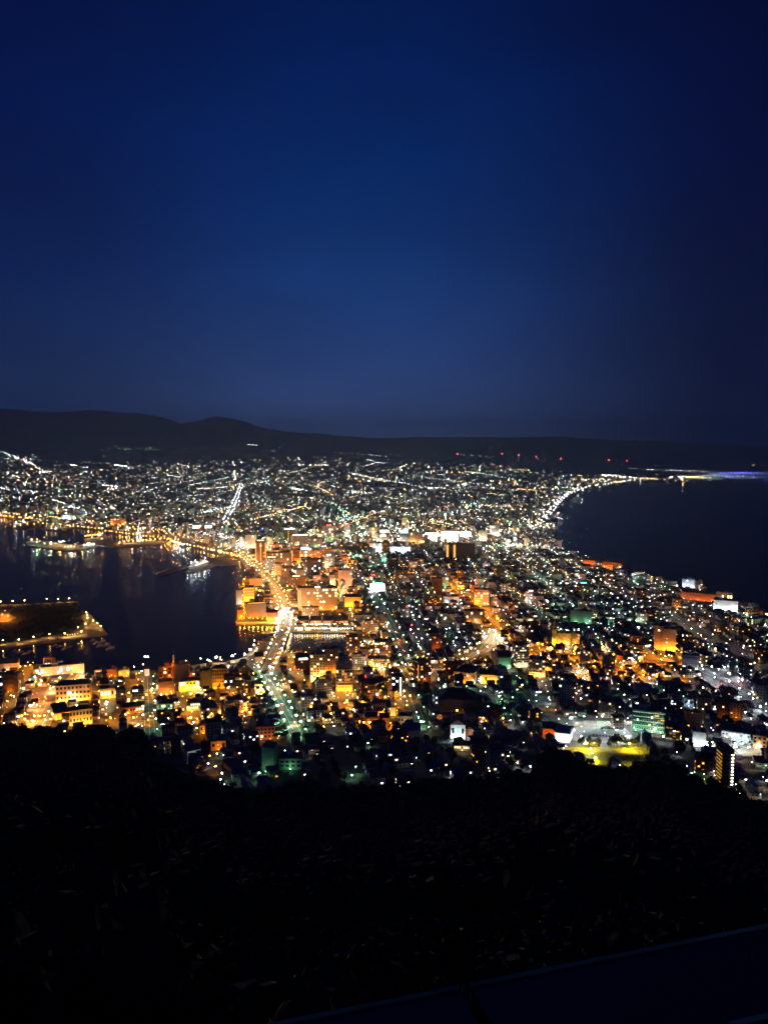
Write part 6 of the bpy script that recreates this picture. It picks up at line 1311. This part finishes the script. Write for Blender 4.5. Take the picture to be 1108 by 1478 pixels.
for px, py, pl, col, an in CAR:
    q = G(px, py); o = D.objects.new('parked_car', None); COL.objects.link(o); o.location = (q[0], q[1], q[2] + .31); o.rotation_euler = (0, 0, math.radians(an)); o['category'] = 'car'; o['group'] = 'cars in the lit yards'
    link('body', CB[col], o); link('cabin', CABIN, o)
    items.append((o, col + ' car parked', 'in the ' + pl, px, py))
# cars under way on the lit roads
b = MB(); b.ball((0, 0, 0), .32, 6, 4); HLM = b.mesh('headlight', bulb_mat('ww', 90)); b = MB(); b.ball((0, 0, 0), .28, 6, 4); TLM = b.mesh('tail_light', bulb_mat('rd', 35))
for ri, cnt in ((0, 12), (1, 8), (5, 10), (6, 6), (7, 5), (3, 5)):
    C, hw = ROADPTS[ri]; T = np.gradient(C, axis=0); T /= np.linalg.norm(T, axis=1)[:, None]
    for j in range(cnt):
        i = int((j + random.uniform(.2, .8)) / cnt * (len(C) - 1)); sg = random.choice([-1, 1]); x, y = C[i] + np.array([T[i, 1], -T[i, 0]]) * sg * hw * .4
        o = D.objects.new('moving_car', None); COL.objects.link(o); o.location = (x, y, float(ground(x, y)) + .45); o.rotation_euler = (0, 0, math.atan2(T[i, 1], T[i, 0]) + (0 if sg > 0 else math.pi)); o['category'] = 'car'; o['group'] = 'cars driving on the main roads'
        col = random.choice(['white', 'silver', 'black', 'blue']); link('body', CB[col], o); link('cabin', CABIN, o)
        for yy in (-.6, .6): link('headlight', HLM, o, (2.3, yy, .65)); link('tail_light', TLM, o, (-2.35, yy, .75))
        px, py = proj(x, y, float(ground(x, y))); items.append((o, col + ' car driving', 'on the ' + ROADS[ri][7], px, py))
label_all(items)
# ------------------------------------------------------------ waterfront mast, radio masts
g = G(250, 986); top = z_at(941, g[1])
o = D.objects.new('waterfront_mast', None); COL.objects.link(o); o.location = (g[0], g[1] + 6, g[2]); o['label'] = 'slender orange mast standing behind the stepped waterfront office'; o['category'] = 'mast'
b = MB(); b.box(0, 0, 0, 2.4, 2.4, (top - g[2]) * .62); link('tower_shaft', b.mesh('tower_shaft', MW['brick']), o)
b = MB(); b.tube((0, 0, (top - g[2]) * .62), (0, 0, (top - g[2]) * .84), 1.6, 1.0, 8); b.ball((0, 0, (top - g[2]) * .84), 1.3); link('lantern', b.mesh('lantern', MW['yellow']), o)
b = MB(); b.tube((0, 0, (top - g[2]) * .84), (0, 0, top - g[2] + 3), .3, .08, 6); link('aerial', b.mesh('aerial', M_frame), o)
li = D.objects.new('mast_light', light_data('so', 6000)); COL.objects.link(li); li.parent = o; li.location = (-3, -8, (top - g[2]) * .6)
nmz = ['first', 'second', 'third', 'fourth', 'fifth', 'sixth', 'seventh']
for i, (px, py) in enumerate([(660, 655), (724, 655), (748, 657), (773, 659), (809, 662), (878, 664), (904, 665)]):
    q = G(px, py + 8); hh = z_at(py, q[1]) - q[2]
    o = D.objects.new('radio_mast', None); COL.objects.link(o); o.location = tuple(q); o['label'] = 'far radio mast with red warning lamp on the dark hills, %s from the left' % nmz[i]; o['category'] = 'radio mast'; o['group'] = 'radio masts on the hills'
    b = MB()
    for sx_, sy_ in ((-1, -1), (1, -1), (0, 1)): b.tube((sx_ * 5, sy_ * 5, -8), (0, 0, hh), .5, .3, 5)
    for k in range(5): b.tube((-4.2 + k * .8, -4.2 + k * .8, hh * .16 * k + 2), (4.2 - k * .8, -4.2 + k * .8, hh * .16 * (k + 1)), .25, n=4)
    link('mast_frame', b.mesh('mast_frame', M_frame), o)
    b = MB(); b.ball((0, 0, hh), 6.5 if i in (0, 2, 4, 5) else 5.0, 8, 6); link('warning_lamp', b.mesh('warning_lamp', bulb_mat('rd', 35)), o)
# ------------------------------------------------------------ parapet of the lookout, close in front
M_par = mat('parapet_metal', (.012, .012, .022), .5); M_trim = mat('parapet_trim', (.85, .55, .22), .6, noise=.95, nscale=1.1); M_gap = mat('parapet_joint', (.01, .01, .01), .9)
zt = 332.7
e0, e1 = flat(380, 1486, zt), flat(1150, 1331, zt); gL, gR = flat(664, 1428.5, zt), flat(680, 1425, zt)
dv = (e1 - e0) / np.linalg.norm(e1 - e0); nv = np.array([dv[1], -dv[0]])
if nv[1] > 0: nv = -nv
if True:
    p_ = D.objects.new('parapet', None); COL.objects.link(p_); p_.location = (*e0, zt); p_['label'] = 'dark navy metal parapet of the lookout crossing the bottom corner, pale edge trim'; p_['category'] = 'parapet'
    o2 = e0.copy()
    def panel(A, B, name):
        A, B = A - o2, B - o2; wd = 1.15; b = MB(); b.prism([tuple(A), tuple(B), tuple(B + nv * wd), tuple(A + nv * wd)], -.6, 0); link(name, b.mesh(name, M_par), p_)
        b = MB(); t1 = nv * -.012; b.prism([tuple(A + t1), tuple(B + t1), tuple(B), tuple(A)], -.05, .004); link('edge_trim', b.mesh('edge_trim', M_trim), p_)
    panel(e0, gL, 'cover_panel'); panel(gR, e1 + dv * .6, 'cover_panel')
    b = MB(); A, B = gL - o2, gR - o2; b.prism([tuple(A), tuple(B), tuple(B + nv * 1.1), tuple(A + nv * 1.1)], -.6, -.06); link('joint', b.mesh('joint', M_gap), p_)
    b = MB(); A, B = flat(1052, 1486, zt) - o2, flat(1150, 1463, zt) - o2; b.tube((*A, .012), (*B, .012), .006, n=6); link('cable', b.mesh('cable', M_trim), p_)
HAZE_DENSITY = 5.4e-5
# ------------------------------------------------------------ the air over the town
HZ = MB(); HZ.box(0, 13000, -8, 24000, 17500, 1340)
M_haze = D.materials.new('haze'); M_haze.use_nodes = True
t = M_haze.node_tree; t.nodes.clear()
pv = N(t, 'ShaderNodeVolumePrincipled'); pv.inputs['Color'].default_value = (.42, .70, 1, 1); pv.inputs['Density'].default_value = HAZE_DENSITY; pv.inputs['Anisotropy'].default_value = .0
mo = N(t, 'ShaderNodeOutputMaterial'); L(t, pv.outputs[0], mo.inputs['Volume'])
hz = link('haze', HZ.mesh('haze', M_haze), kind='stuff')
